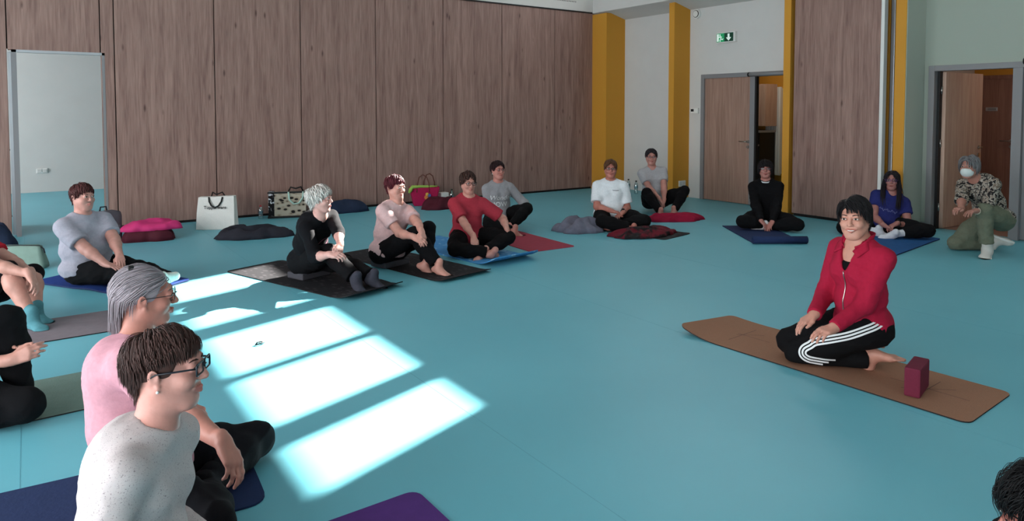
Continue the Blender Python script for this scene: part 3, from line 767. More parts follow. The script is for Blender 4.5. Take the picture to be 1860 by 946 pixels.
def eval_grid(groups, lo, hi, h, kg=.006):
    """groups: list of primitive lists; returns values, origin"""
    lo = np.asarray(lo, float)-2*h; n = np.ceil((np.asarray(hi, float)+2*h-lo)/h).astype(int)+1
    tot = np.full(n, .5, np.float32)
    axes = [lo[i]+h*np.arange(n[i]) for i in range(3)]
    for g in groups:
        arr = np.full(n, .5, np.float32)
        for p in g:
            pad = p.k+3*h
            i0 = np.maximum(np.floor((p.lo-pad-lo)/h).astype(int), 0); i1 = np.minimum(np.ceil((p.hi+pad-lo)/h).astype(int)+1, n)
            if np.any(i1 <= i0): continue
            sl = tuple(slice(a, b) for a, b in zip(i0, i1))
            X, Y, Z = np.meshgrid(*[axes[i][sl[i]] for i in range(3)], indexing='ij')
            d = p.f(np.stack([X, Y, Z], -1)).astype(np.float32)
            a = arr[sl]
            if p.op == 'u':
                hh = np.clip(.5+.5*(a-d)/p.k, 0, 1); arr[sl] = a+(d-a)*hh - p.k*hh*(1-hh)
            else:
                hh = np.clip(.5-.5*(a+d)/p.k, 0, 1); arr[sl] = a+(-d-a)*hh + p.k*hh*(1-hh)
        hh = np.clip(.5+.5*(tot-arr)/kg, 0, 1); tot = tot+(arr-tot)*hh - kg*hh*(1-hh)
    return tot, lo

EDG = [(0, 1), (2, 3), (4, 5), (6, 7), (0, 2), (1, 3), (4, 6), (5, 7), (0, 4), (1, 5), (2, 6), (3, 7)]
COR = np.array([(i & 1, (i >> 1) & 1, (i >> 2) & 1) for i in range(8)])
def surfnet(val, lo, h):
    s = val < 0; n = np.array(val.shape)
    cnt = np.zeros(n-1, np.int8)
    for c in COR: cnt += s[c[0]:n[0]-1+c[0], c[1]:n[1]-1+c[1], c[2]:n[2]-1+c[2]]
    act = (cnt > 0) & (cnt < 8)
    ijk = np.argwhere(act); N = len(ijk)
    if N == 0: return np.zeros((0, 3)), np.zeros((0, 4), int)
    idx = np.full(act.shape, -1, np.int64); idx[act] = np.arange(N)
    vv = np.stack([val[tuple((ijk+c).T)] for c in COR], 1).astype(float)
    acc = np.zeros((N, 3)); num = np.zeros(N)
    for a, b in EDG:
        va, vb = vv[:, a], vv[:, b]; m = (va < 0) != (vb < 0)
        t = np.where(m, va/np.where(m, va-vb, 1), 0)
        acc += m[:, None]*(COR[a]+t[:, None]*(COR[b]-COR[a])); num += m
    pos = lo+h*(ijk+acc/num[:, None])
    quads = []
    for ax in range(3):
        o1, o2 = (ax+1) % 3, (ax+2) % 3
        sl0 = [slice(1, None)]*3; sl0[ax] = slice(0, -1); sl1 = [slice(1, None)]*3; sl1[ax] = slice(1, None)
        a, b = s[tuple(sl0)], s[tuple(sl1)]
        e = np.argwhere(a != b)
        if len(e) == 0: continue
        off = np.ones(3, int); off[ax] = 0
        g = e+off                                        # grid index of the edge start
        ok = np.all(g < n-1, axis=1); g = g[ok]; inside = a[tuple(e[ok].T)]
        d1 = np.zeros(3, int); d1[o1] = 1; d2 = np.zeros(3, int); d2[o2] = 1
        q = np.stack([idx[tuple((g-d1-d2).T)], idx[tuple((g-d2).T)], idx[tuple(g.T)], idx[tuple((g-d1).T)]], 1)
        q[~inside] = q[~inside][:, ::-1]
        quads.append(q)
    return pos, np.concatenate(quads)

def np_mesh(name, v, q, mats_idx=None):
    me = bpy.data.meshes.new(name); me.vertices.add(len(v)); me.vertices.foreach_set('co', np.ascontiguousarray(v, np.float32).ravel())
    k = q.shape[1]
    me.loops.add(q.size); me.loops.foreach_set('vertex_index', np.ascontiguousarray(q, np.int32).ravel())
    me.polygons.add(len(q)); me.polygons.foreach_set('loop_start', np.arange(0, q.size, k, dtype=np.int32))
    if mats_idx is not None: me.polygons.foreach_set('material_index', np.ascontiguousarray(mats_idx, np.int32))
    me.polygons.foreach_set('use_smooth', np.ones(len(q), bool))
    me.update(calc_edges=True); me.validate()
    return me

def smooth(v, q, it=2, lam=.5):
    e = np.concatenate([q[:, [i, (i+1) % 4]] for i in range(4)])
    for _ in range(it):
        acc = np.zeros_like(v); num = np.zeros(len(v))
        for a, b in ((0, 1), (1, 0)):
            for c in range(3): acc[:, c] += np.bincount(e[:, a], v[e[:, b], c], len(v))
            num += np.bincount(e[:, a], minlength=len(v))
        v = v+lam*(acc/np.maximum(num, 1)[:, None]-v)
    return v

def vnormals(v, q):
    n = np.cross(v[q[:, 2]]-v[q[:, 0]], v[q[:, 3]]-v[q[:, 1]]); out = np.zeros_like(v)
    for i in range(4):
        for c in range(3): out[:, c] += np.bincount(q[:, i], n[:, c], len(v))
    return out/np.maximum(np.linalg.norm(out, axis=1, keepdims=True), 1e-9)

def folds(v, nrm, seed, amp=.005, freq=26):
    rs = np.random.RandomState(seed); d = np.zeros(len(v))
    for i in range(7):
        k = unit(rs.normal(size=3)*[1, 1, .8])*freq*rs.uniform(.4, 1.5); w = unit(rs.normal(size=3))*freq*.35
        d += np.sin(v @ k+rs.uniform(0, 6)+1.6*np.sin(v @ w+rs.uniform(0, 6)))/(1+i*.25)
    d = np.sign(d)*np.abs(d/3.2)**1.25
    e = np.zeros(len(v))
    for i in range(5):                                         # finer creases, mostly running across the limbs
        k = unit(rs.normal(size=3)*[.7, .7, 1.2])*freq*rs.uniform(2.2, 3.4); w = unit(rs.normal(size=3))*freq*.6
        e += np.sin(v @ k+rs.uniform(0, 6)+2.2*np.sin(v @ w+rs.uniform(0, 6)))
    e = -np.abs(e/3)**.8
    return v+nrm*(d*amp*1.25+(e+.6)*amp*.75)[:, None]

def bounds(groups):
    lo = np.min([p.lo for g in groups for p in g if p.op == 'u'], 0); hi = np.max([p.hi for g in groups for p in g if p.op == 'u'], 0)
    return lo, hi

def sdf_mesh(groups, h, it=2, kg=.006, lo=None, hi=None):
    if lo is None: lo, hi = bounds(groups)
    val, o = eval_grid(groups, lo, hi, h, kg); v, q = surfnet(val, o, h)
    return smooth(v, q, it), q

# ------------------------------------------------------------------ skeleton
def ik(a, t, hint, l1, l2):
    a, t, hint = map(np.asarray, (a, t, hint)); d = t-a; L = np.linalg.norm(d); u = d/L
    if L > (l1+l2)*.995: t = a+u*(l1+l2)*.995; L = (l1+l2)*.995
    if L < abs(l1-l2)*1.05+.03: L = abs(l1-l2)*1.05+.03; t = a+u*L
    x = (l1*l1-l2*l2+L*L)/(2*L); hgt = math.sqrt(max(l1*l1-x*x, 0))
    w = hint-a; w = w-u*(w @ u); w = unit(w) if np.linalg.norm(w) > 1e-6 else V3(0, 0, 1)
    return a+u*x+w*hgt, t

def frame(f, up):
    """columns right, forward, up"""
    f = unit(f); r = unit(np.cross(f, up)); u = np.cross(r, f); return np.stack([r, f, u], 1)

def heading(deg, pitch=0, roll=0):
    a = R(deg); p = R(pitch); f = V3(math.cos(a)*math.cos(p), math.sin(a)*math.cos(p), math.sin(p))
    B = frame(f, V3(0, 0, 1)); c, s = math.cos(R(roll)), math.sin(R(roll))
    return B @ np.array([[c, 0, s], [0, 1, 0], [-s, 0, c]])

# ------------------------------------------------------------------ body pieces
def head_prims(c, B, neck, sc=1.0, fat=0.0, smile=0.0):
    def T(x, y, z): return c+B @ (V3(x, y, z)*sc)
    e = lambda p, r, k=.02, op='u': ellip(T(*p), np.array(r)*sc, B, k, op)
    rc = lambda a, b, r1, r2, k=.012, op='u': rcone(T(*a), T(*b), r1*sc, r2*sc, k, op)
    g = [e((0, -.014, .03), (.073, .092, .080)), e((0, .028, -.035), (.059+.01*fat, .060, .074)),
         rc((0, .062, -.098), (0, .058, -.092), .021, .022, .03)]
    for s in (-1, 1):
        g += [rc((s*.056, .0, -.045), (s*.022, .058, -.096), .018+.006*fat, .017, .03),
              e((s*.036, .062, -.028-.0), (.024+.004*fat, .024, .022), .02)]
        if smile: g += [e((s*.034, .074, -.036), (.014, .012, .011), .014)]
    g += [rc((-.03, .079, .024), (.03, .079, .024), .0125, .0125, .02)]
    for s in (-1, 1): g += [e((s*.031, .101, .006), (.016, .015, .0105), .010, 's')]
    for s in (-1, 1): g += [e((s*.031, .0835, .0055), (.0155, .0125, .0125), .004)]
    g += [rc((0, .086, .014), (0, .107, -.026), .0075, .0115, .010), ]
    for s in (-1, 1): g += [e((s*.0105, .098, -.030), (.0075, .009, .0065), .006)]
    w = .019+.004*smile; up = .004*smile; gap = .0026 if smile >= 1.5 else 0
    g += [rc((-w, .0835, -.060+up), (0, .0945, -.0575), .0035, .0055, .006), rc((w, .0835, -.060+up), (0, .0945, -.0575), .0035, .0055, .006),
          rc((-w, .083, -.061+up), (0, .0925, -.068), .0035, .0062, .006), rc((w, .083, -.061+up), (0, .0925, -.068), .0035, .0062, .006)]
    g += [rc((-w*.9, .0945, -.0625+up*.6), (0, .1005, -.0628), .0012+gap*.4, .0016+gap, .002, 's'), rc((w*.9, .0945, -.0625+up*.6), (0, .1005, -.0628), .0012+gap*.4, .0016+gap, .002, 's')]
    for s in (-1, 1):
        g += [ellip(T(s*.077, -.008, -.008), np.array((.007, .017, .030))*sc, B @ np.array([[.94, 0, s*.34], [0, 1, 0], [-s*.34, 0, .94]]), .006),
              e((s*.085, -.004, -.004), (.005, .009, .016), .004, 's'), e((s*.076, .002, -.034), (.006, .008, .009), .005)]
    g += [rcone(T(0, -.022, -.03), neck+V3(0, 0, .0), .052*sc+.006*fat, .054*sc+.010*fat, .03)]
    return g

def hand_prims(w, d, n, side, curl=.35, spread=1.0, sc=.92, thumb=0.0):
    """w wrist, d finger direction, n back-of-hand normal; side +1 right hand, -1 left hand"""
    d = unit(d); n = unit(np.asarray(n)-d*(np.asarray(n) @ d)); x = np.cross(d, n)       # x: to the right seen with the back of the hand up
    if side < 0: x = -x                                                               # x now points to the little finger side
    def T(a, b, c): return w+(x*a+d*b+n*c)*sc
    pal, gs = [], []
    kn = [(-.030, .088), (-.010, .094), (.011, .089), (.029, .079)]
    ln = [(.042, .025, .02), (.047, .029, .021), (.043, .027, .02), (.033, .02, .018)]
    for (a, b) in kn: pal.append(rcone(T(a*.45, .004, -.002), T(a, b, 0), .019*sc, .0125*sc, .014))
    pal.append(rcone(T(-.018, .03, -.010), T(-.02, .06, -.010), .016*sc, .013*sc, .014)); pal.append(rcone(T(.02, .03, -.010), T(.02, .06, -.008), .014*sc, .012*sc, .014))
    pal.append(rcone(T(0, -.03, 0), T(0, .01, 0), .025*sc, .022*sc, .02))
    for i, ((a, b), L) in enumerate(zip(kn, ln)):
        p = V3(a, b, 0); ang = 0; fs = [pal[i]] if False else []
        g = []; r = .0100-.0008*(i == 3)
        da = (a)*1.3*spread
        for j, l in enumerate(L):
            ang += curl*(.75, 1.1, .8)[j]*(1+.12*i)
            q = p+V3(math.sin(da)*l*math.cos(ang), l*math.cos(ang), -l*math.sin(ang))
            g.append(rcone(T(*p), T(*q), r*sc, (r-.0009)*sc, .005)); p = q; r -= .0009
        gs.append(g)
    tb = [V3(-.020, .020, -.004), V3(-.046, .050, -.012-.01*thumb), V3(-.050+.014*thumb, .082, -.018-.01*thumb), V3(-.047+.022*thumb, .106, -.022-.012*thumb)]
    gt = [rcone(T(*tb[0]), T(*tb[1]), .017*sc, .0125*sc, .012), rcone(T(*tb[1]), T(*tb[2]), .0122*sc, .0105*sc, .005), rcone(T(*tb[2]), T(*tb[3]), .0105*sc, .009*sc, .005)]
    return pal, gs+[gt]

def foot_prims(a, d, up, side, sc=.95, grow=0.0, toes=True):
    """a ankle, d toe direction, up = top-of-foot normal"""
    F = frame(d, up); s = side
    def T(x, y, z): return a+F @ (V3(x*s, y, z)*sc)
    o = grow
    g = [rcone(T(0, -.005, .05), T(0, 0, -.005), .037*sc+o, .035*sc+o, .02), rcone(T(0, -.042, -.044), T(0, .0, -.03), .029*sc+o, .03*sc+o, .03),
         rcone(T(0, .0, -.025), T(-.012, .115, -.052), .036*sc+o, .021*sc+o, .03), rcone(T(.01, .02, -.05), T(.022, .112, -.057), .024*sc+o, .016*sc+o, .03),
         rcone(T(-.026, .118, -.056), T(.026, .108, -.059), .017*sc+o, .014*sc+o, .02)]
    if toes:
        for i, (x, y0, y1, r) in enumerate(((-.029, .125, .172, .0125), (-.010, .128, .172, .009), (.004, .126, .163, .0085), (.017, .122, .153, .008), (.029, .114, .140, .0078))):
            g.append(rcone(T(x, y0, -.058), T(x, y1, -.063), r*sc, r*.9*sc, .005))
    else:
        g += [rcone(T(-.020, .12, -.056), T(-.014, .155, -.060), .018*sc+o, .015*sc+o, .02), rcone(T(.018, .115, -.058), T(.014, .142, -.061), .016*sc+o, .014*sc+o, .02)]
    return g

def torso_prims(J, grow=0.0, w=1.0, d=1.0, belly=0.0, bust=1.0, hemcut=None):
    S, P = J['chestB'], J['pelB']
    o = grow; g = []
    g.append(ellip(J['pel'], (.165*w+o, .122*d+o, .105+o), P, .05))
    g.append(ellip(J['waist']+S[:, 1]*.012*belly, (.138*w+.016*belly+o, .105*d+.02*belly+o, .13+o), S, .06))
    g.append(ellip(J['chest'], (.140*w+o, .104*d+o, .145+o), S, .06))
    g.append(ellip(J['waist']+S[:, 1]*(.04+.035*belly)-V3(0, 0, .05), (.11*w+.01*belly+o, .085*d+.02*belly+o, .10+.01*belly+o), S, .06))
    for s in (-1, 1):
        g.append(ellip(J['chest']+S[:, 1]*.075*d+S[:, 0]*s*.066*w-S[:, 2]*.035, (.060*bust+o*.8, .058*bust+o*.8, .064*bust+o*.8), S, .04))
        sh = J['sh'][s]
        g.append(rcone(J['chest']+S[:, 2]*.06+S[:, 0]*s*.05, sh-S[:, 2]*.02-S[:, 0]*s*.012, .072+o, .044+o*.8, .05))
        g.append(rcone(J['neck']-S[:, 2]*.030+S[:, 0]*s*.02, sh+S[:, 2]*.004-S[:, 0]*s*.03, .044+o*.7, .036+o*.7, .04))
    return g

def arm_prims(J, s, grow=0.0, f=1.0, to=1.0, cutlen=None):
    """to: 1 whole arm to the wrist; otherwise covered length fraction (0..2: 1 = elbow, 2 = wrist)"""
    a, e, wr = J['sh'][s], J['el'][s], J['wr'][s]; g = []
    r0, r1, r2, r3 = .047*f, .039*f, .038*f, .0245*f**.5
    o = grow
    if to <= 1:
        end = a+(e-a)*to; n = unit(e-a); rr = r0+(r1-r0)*to
        g.append(rcone(a, end+n*.05, r0+o, rr+o*1.25+.004, .03, 'u', (end, n)))
    else:
        g.append(rcone(a, e, r0+o, r1+o, .03))
        t = min(to-1, 1); end = e+(wr-e)*t; n = unit(wr-e); rr = r2+(r3-r2)*t
        mid = e+(wr-e)*.3
        if t < .99: g.append(rcone(e, end+n*.04, r2+o, rr+o, .02, 'u', (end, n)))
        else:
            g.append(rcone(e, mid, r2+o, r2*.99+o, .02)); g.append(rcone(mid, wr-n*.012, r2*.98+o, r3+o*.9, .02, 'u', (wr-n*.0, n)))
    return g

def leg_prims(J, s, grow=0.0, f=1.0, to=2.0, flare=0.0):
    a, k, an = J['hip'][s], J['kn'][s], J['an'][s]; o = grow; g = []
    r0, r1, r2, r3, r4 = .088*f, .056*f**.6, .052*f**.6, .055*f**.7, .033
    g.append(rcone(a, a+(k-a)*.55, r0+o, (r0*.55+r1*.45)+o, .04)); g.append(rcone(a+(k-a)*.5, k, (r0*.5+r1*.5)+o, r1+o, .04))
    if to > 1:
        t = to-1; c = k+(an-k)*.32; n = unit(an-k); end = k+(an-k)*t
        g.append(rcone(k, c, r2+o, r3+o, .03))
        re = r3+(r4-r3)*((t-.32)/.68)+o+flare
        g.append(rcone(c, end+n*.05, r3+o, re, .03, 'u', (end, n)))
    return g

# ------------------------------------------------------------------ hair
def hair_locks(rs, c, B, sc, st):
    """st: style dict. Returns vertices and quads of many tapered locks lying over the skull"""
    n = st['n']; seg = st.get('seg', 7)
    Rr = np.array((.076, .095, .083)); cen = V3(0, -.014, .03)
    nrm = lambda a: a/np.maximum(np.linalg.norm(a, axis=1, keepdims=True), 1e-9)
    crown = unit(V3(*st.get('crown', (0, -.55, .85)))); flow = V3(*st.get('flow', (0, .2, -1))); part = st.get('part', None)
    thick = st.get('thick', .016)
    u = nrm(rs.normal(size=(n*6, 3))); az = np.arctan2(np.abs(u[:, 0]), u[:, 1])       # azimuth 0 front .. pi back
    lim = np.interp(az, [0, .45, .9, 1.25, 1.7, 2.3, math.pi], st.get('line', [.62, .55, .35, .05, -.25, -.75, -.85]))
    k = np.flatnonzero(u[:, 2] >= lim)[:n]; u = u[k]; az = az[k]; N = len(u)
    L = np.interp(az, [0, .8, 1.5, 2.2, math.pi], st['len'])*rs.uniform(.85, 1.12, N)
    if part is None: L = L*(1+.8*np.maximum(0, u[:, 2]-.25))
    off0 = rs.uniform(.15, 1.0, N)**.7; step = (L/seg)[:, None]; jit = rs.normal(size=(N, 3))*st.get('jit', .18)
    p = cen+u*Rr; pts = [p.copy()]; dirn = None; fallen = np.zeros(N, bool); sgn = None
    if part is not None: sgn = np.where(u[:, 0] > part, 1.0, -1.0)
    front = ((az < .75) & (part is None))[:, None]
    fr = V3(*st.get('fringe', (0, .6, 0))); fa = st.get('flare', 0.0)
    for i in range(seg):
        q = (p-cen)/Rr; nn = nrm(q/Rr); uu = nrm(q); away = uu-crown
        if part is not None:
            away = away*.35+np.stack([sgn, np.full(N, -.05), np.full(N, -.15)], 1)
            low = uu[:, 2] < .3; away[low] = np.stack([sgn[low]*.15, np.full(low.sum(), -.1), np.full(low.sum(), -1.0)], 1)
        f = nrm(away)*(.85-.5*i/seg)+flow*(.25+.75*i/seg)+np.where(front, fr*(1-.6*i/seg), 0)+jit
        f = nrm(f-nn*np.sum(f*nn, 1, keepdims=True))
        fallen |= uu[:, 2] < st.get('fall', -.15)
        g = nrm(np.stack([p[:, 0]*fa*10, p[:, 1]*fa*6, np.full(N, -1.0)], 1)+jit*.25)
        f2 = nrm((f if dirn is None else dirn)*.45+g*.75)
        f = np.where(fallen[:, None], f2, f)
        p2 = p+f*step
        # lying hair follows the skull, fallen hair stays outside of neck and jaw
        q = (p2-cen)/Rr; ln = np.linalg.norm(q, axis=1, keepdims=True); t = (i+1)/seg
        sh = 1+thick*off0/.085*min(1, t*2.4)*(1-st.get('hug', .25)*t)+st.get('puff', 0)*math.sin(math.pi*min(1, t*1.1))
        lay = cen+q/ln*Rr*sh[:, None]
        hang = p2.copy(); qy = hang[:, 1]+.01; rad = np.hypot(hang[:, 0]/.9, qy); mn = np.where(hang[:, 2] < -.05, .064, .078); k_ = np.where(rad < mn, mn/np.maximum(rad, 1e-6), 1)
        hang[:, 0] *= k_; hang[:, 1] = -.01+qy*k_
        p = np.where(fallen[:, None], hang, lay); dirn = f; pts.append(p.copy())
    pts = np.stack(pts, 1)                                     # N, seg+1, 3
    wdt = (st.get('w', .0085)*rs.uniform(.7, 1.3, N))[:, None]*np.interp(np.linspace(0, 7, seg+1), range(8), [.55, .95, 1, 1, .92, .78, .55, .12])[None, :]
    tn = np.empty_like(pts); tn[:, 1:-1] = pts[:, 2:]-pts[:, :-2]; tn[:, 0] = pts[:, 1]-pts[:, 0]; tn[:, -1] = pts[:, -1]-pts[:, -2]
    un = lambda a: a/np.maximum(np.linalg.norm(a, axis=-1, keepdims=True), 1e-9)
    tn = un(tn); out = un((pts-cen)/Rr**2); sd = un(np.cross(tn, out)); ou = np.cross(sd, tn); wd = wdt[..., None]
    ring = np.stack([pts+sd*wd, pts+ou*wd*.42, pts-sd*wd, pts-ou*wd*.25], 2)              # N, seg+1, 4, 3
    v = ring.reshape(-1, 3)
    b0 = np.array([(i*4+k, i*4+(k+1) % 4, (i+1)*4+(k+1) % 4, (i+1)*4+k) for i in range(seg) for k in range(4)])
    q = (b0[None]+(np.arange(N)*(seg+1)*4)[:, None, None]).reshape(-1, 4)
    return c+(v*sc) @ B.T, q

def hair_cap(c, B, sc, st, h):
    def T(x, y, z): return c+B @ (V3(x, y, z)*sc)
    t = st.get('cap', .006)
    g = [ellip(T(0, -.014, .03), np.array((.073+t, .092+t, .080+t))*sc, B, .01)]
    fz = st.get('capz', .078)
    g.append(ellip(T(0, .10, fz-.115), np.array((.092, .085, .115))*sc, B, .012, 's'))       # face opening
    g.append(ellip(T(0, .01, -.10), np.array((.12, .075, .075))*sc, B, .012, 's'))           # below the ears
    g.append(ellip(T(0, -.02, -.115), np.array((.12, .14, .06))*sc, B, .01, 's'))
    return sdf_mesh([g], h, 1)

# ------------------------------------------------------------------ assemble one person
PM = {}
def pm(kind, rgb, **kw):
    key = (kind, rgb)
    if key not in PM: PM[key] = mat('%s_%02x%02x%02x' % ((kind,)+tuple(rgb)), rgb, **kw)
    return PM[key]
def skin_mat(rgb): return pm('skin', rgb, rough=.5, spec=.4, noise=.09, scale=24, bump=.06, bscale=90)
def cloth_mat(rgb, noise=.06): return pm('cloth', rgb, rough=.9, spec=.15, noise=noise, scale=60, bump=.12, bscale=140)
def hair_mat(rgb): return pm('hair', rgb, rough=.55, spec=.22, island=.28)
M['eyewhite'] = mat('eye_white', (225, 220, 215), .25); M['iris'] = mat('dark_iris', (52, 36, 26), .2)
M['lens'] = glassy('spectacle_lens', (.93, .94, .95), .07)

def rounded_rect(w, hgt, r, n=5):
    pts = []
    for cx, cy, a0 in ((w-r, hgt-r, 0), (-w+r, hgt-r, 90), (-w+r, -hgt+r, 180), (w-r, -hgt+r, 270)):
        for i in range(n+1):
            a = R(a0+90*i/n); pts.append((cx+r*math.cos(a), cy+r*math.sin(a)))
    return pts

def glasses(root, c, B, sc, rgb, rr=.8, hgt=.0165, thick=.0019):
    fm = pm('frame', rgb, rough=.3, spec=.5)
    def T(x, y, z): return Vector(c+B @ (V3(x, y, z)*sc))
    bm = bmesh.new()
    for s in (-1, 1):
        pts = [T(s*.0325+x, .1045-.10*abs(x+s*.0325)**1.0*.32, .003+y) for x, y in rounded_rect(.0255, hgt, hgt*rr)]
        add_tube(bm, pts, thick*sc, 6, closed=True)
        add_tube(bm, [T(s*.057, .099, .008), T(s*.068, .088, .010), T(s*.079, .04, .008), T(s*.083, .0, .006), T(s*.081, -.02, -.006)], thick*sc, 6)
    add_tube(bm, [T(-.008, .106, .007), T(0, .110, .009), T(.008, .106, .007)], thick*sc, 6)
    fr = bm_obj('glasses', bm, fm, root, True)
    for s in (-1, 1):
        bm = bmesh.new(); vs = [bm.verts.new(T(s*.0325+x, .1045-.032*abs(x+s*.0325), .003+y)) for x, y in rounded_rect(.0245, hgt-.001, hgt*rr)]
        bm.faces.new(vs); bm_obj('lens', bm, M['lens'], fr)
    return fr

def project_mesh(me2d, origin, right, up, direction, target_bvh, off=.003):
    """lay flat lettering (xy mesh) on a surface by casting along direction"""
    right, up, direction = Vector(right), Vector(up), Vector(direction)
    bm = bmesh.new(); bm.from_mesh(me2d); bmesh.ops.triangulate(bm, faces=bm.faces[:])
    bmesh.ops.subdivide_edges(bm, edges=[e for e in bm.edges if e.calc_length() > .012], cuts=1)
    bad = []
    for v in bm.verts:
        p = Vector(origin)+right*v.co.x+up*v.co.y
        hit, n, i, d = target_bvh.ray_cast(p, direction, 1.0)
        if hit is None: bad.append(v)
        else: v.co = hit-direction*off
    bmesh.ops.delete(bm, geom=bad, context='VERTS')
    return bm

def person(S):
    rs = np.random.RandomState(S.get('seed', 1)); random.seed(S.get('seed', 1))
    base = V3(S['pel'][0], S['pel'][1], 0)
    root = empty('person', tuple(base)); tag(root, S['label'], 'person')
    loc = lambda p: V3(*p)-base
    w, dpt, fat = S.get('w', 1.0), S.get('d', 1.0), S.get('fat', 0.0); sc = S.get('sc', 1.0); hs = S.get('hs', 1.0)*sc
    hd0 = loc(S['head']); nk0 = loc(S['neck'])
    J = {'pel': loc(S['pel']), 'neck': hd0+unit(nk0-hd0)*min(np.linalg.norm(nk0-hd0), .150*hs)}
    chB = heading(S['ta']); plB = heading(S['pa'])
    spine = J['neck']-J['pel']; su = unit(spine)
    # torso axes follow the spine
    def along(B):
        f = B[:, 1]-su*(B[:, 1] @ su); f = unit(f); r = np.cross(f, su); return np.stack([r, f, su], 1)
    J['chestB'] = along(chB); J['pelB'] = along(plB)*.5+plB*.5
    J['pelB'] = frame(J['pelB'][:, 1], J['pelB'][:, 2])
    sl = S.get('slouch', .03)
    J['waist'] = J['pel']+spine*.36-J['chestB'][:, 1]*sl*.8; J['chest'] = J['pel']+spine*.70-J['chestB'][:, 1]*sl
    r_, f_, u_ = J['chestB'].T
    shw = (S.get('shw', .165)-.008)*sc
    J['sh'] = {}; J['hip'] = {}; J['el'] = {}; J['wr'] = {}; J['kn'] = {}; J['an'] = {}
    for s, key in ((1, 'R'), (-1, 'L')):
        J['sh'][s] = J['neck']-u_*.088*sc+r_*s*shw+f_*S.get('shf', .0)+V3(0, 0, S.get('shz', 0)*s)
        J['hip'][s] = J['pel']+J['pelB'][:, 0]*s*.088*w+J['pelB'][:, 1]*.02
        arm, leg = S['arm'+key], S['leg'+key]
        J['el'][s], J['wr'][s] = ik(J['sh'][s], loc(arm['wr']), loc(arm['el']), .285*sc, .25*sc)
        for lift in range(12):                                 # a knee never sinks into the floor
            J['kn'][s], J['an'][s] = ik(J['hip'][s], loc(leg['an']), loc(leg['kn'])+V3(0, 0, .04*lift), .415*sc, .395*sc)
            if J['kn'][s][2] > .078*(1+.12*fat): break
    HB = heading(S['ha'], S.get('hp', 0), S.get('hr', 0)); hc = loc(S['head'])
    top, trs = S['top'], S['trs']
    af = 1+.28*fat; lf = 1+.25*fat
    # ---- skin
    hf, hb = S.get('hf', .004), S.get('hb', .007)
    face_g = head_prims(hc, HB, J['neck'], hs, fat, S.get('smile', 0))
    tor = torso_prims(J, -.004, w, dpt, S.get('belly', 0), S.get('bust', 1))
    body = [face_g+tor]
    boxes = [(hc-.15*hs, hc+.15*hs)]
    for s, key in ((1, 'R'), (-1, 'L')):
        arm, leg = S['arm'+key], S['leg'+key]
        hd = unit(loc(arm['tip'])-J['wr'][s]); fa = unit(J['wr'][s]-J['el'][s])
        if hd @ fa < -.2: hd = unit(fa+hd)
        pal, fing = hand_prims(J['wr'][s]-hd*.005, hd, arm.get('n', (0, 0, 1)), s, arm.get('curl', .35), sc=.88*sc, thumb=arm.get('thumb', 0))
        body.append(arm_prims(J, s, 0, af, 2)+pal)
        body += [[pal[min(i, 3)]]+fg for i, fg in enumerate(fing)]
        hcn = J['wr'][s]+hd*.07; boxes.append((hcn-.13, hcn+.13))
        bare = trs.get('to', 2) < 1.9 or leg.get('bare', trs.get('bare', False))
        body.append(leg_prims(J, s, 0 if trs.get('to', 2) < 1.7 else -.022, lf, 2))
        foot_kind = S.get('feet', 'bare')
        toe = unit(loc(leg['toe'])-J['an'][s]); up = V3(*leg.get('up', (0, 0, 1)))
        if abs(toe @ unit(up)) > .95: up = unit(J['kn'][s]-J['an'][s])
        J.setdefault('foot', {})[s] = (J['an'][s], toe, up)
        body.append(foot_prims(J['an'][s], toe, up, s, .95*sc, 0 if foot_kind == 'bare' else -.004, foot_kind == 'bare'))
    v, q = sdf_mesh(body, hb, 2, .005)
    cen = v[q].mean(1); keep = np.ones(len(q), bool)
    allv, allq, off = [v], [], len(v)
    for lo, hi in boxes: keep &= ~np.all((cen > lo+hb) & (cen < hi-hb), axis=1)
    allq.append(q[keep])
    for bi, (lo, hi) in enumerate(boxes):
        gsub = [[p for p in g if np.all(p.hi+.03 > lo) and np.all(p.lo-.03 < hi)] for g in body]; gsub = [g for g in gsub if g]
        vv, qq = sdf_mesh(gsub, hf if bi == 0 else max(hf, .0035), 1, .004, lo, hi)
        cc = vv[qq].mean(1); k = np.all((cc > lo) & (cc < hi), axis=1)
        for lo2, hi2 in boxes[:bi]: k &= ~np.all((cc > lo2+hf) & (cc < hi2-hf), axis=1)
        allv.append(vv); allq.append(qq[k]+off); off += len(vv)
    v = np.concatenate(allv); q = np.concatenate(allq)
    v[:, 2] = np.maximum(v[:, 2], .009)
    used = np.unique(q); rem = np.full(len(v), -1); rem[used] = np.arange(len(used)); v = v[used]; q = rem[q]
    cl = (v[q].mean(1)-hc) @ HB/hs
    sm = .004*S.get('smile', 0); lw = .0195+.004*S.get('smile', 0)
    lipz = np.abs(cl[:, 2]+.0625-sm*np.minimum(1, np.abs(cl[:, 0])/lw)) < .0095*np.sqrt(np.clip(1-(cl[:, 0]/(lw+.003))**2, 0, 1))
    lip = lipz & (cl[:, 1] > .078) & (np.abs(cl[:, 0]) < lw+.002)
    mi = np.where(lip, 1, 0)
    sk = S.get('skin', (196, 146, 128))
    lipc = tuple(int(a*b) for a, b in zip(sk, (.92, .78, .79)))
    link('body', np_mesh('body', v, q, mi), [skin_mat(sk), skin_mat(lipc), M['eyewhite']], root)
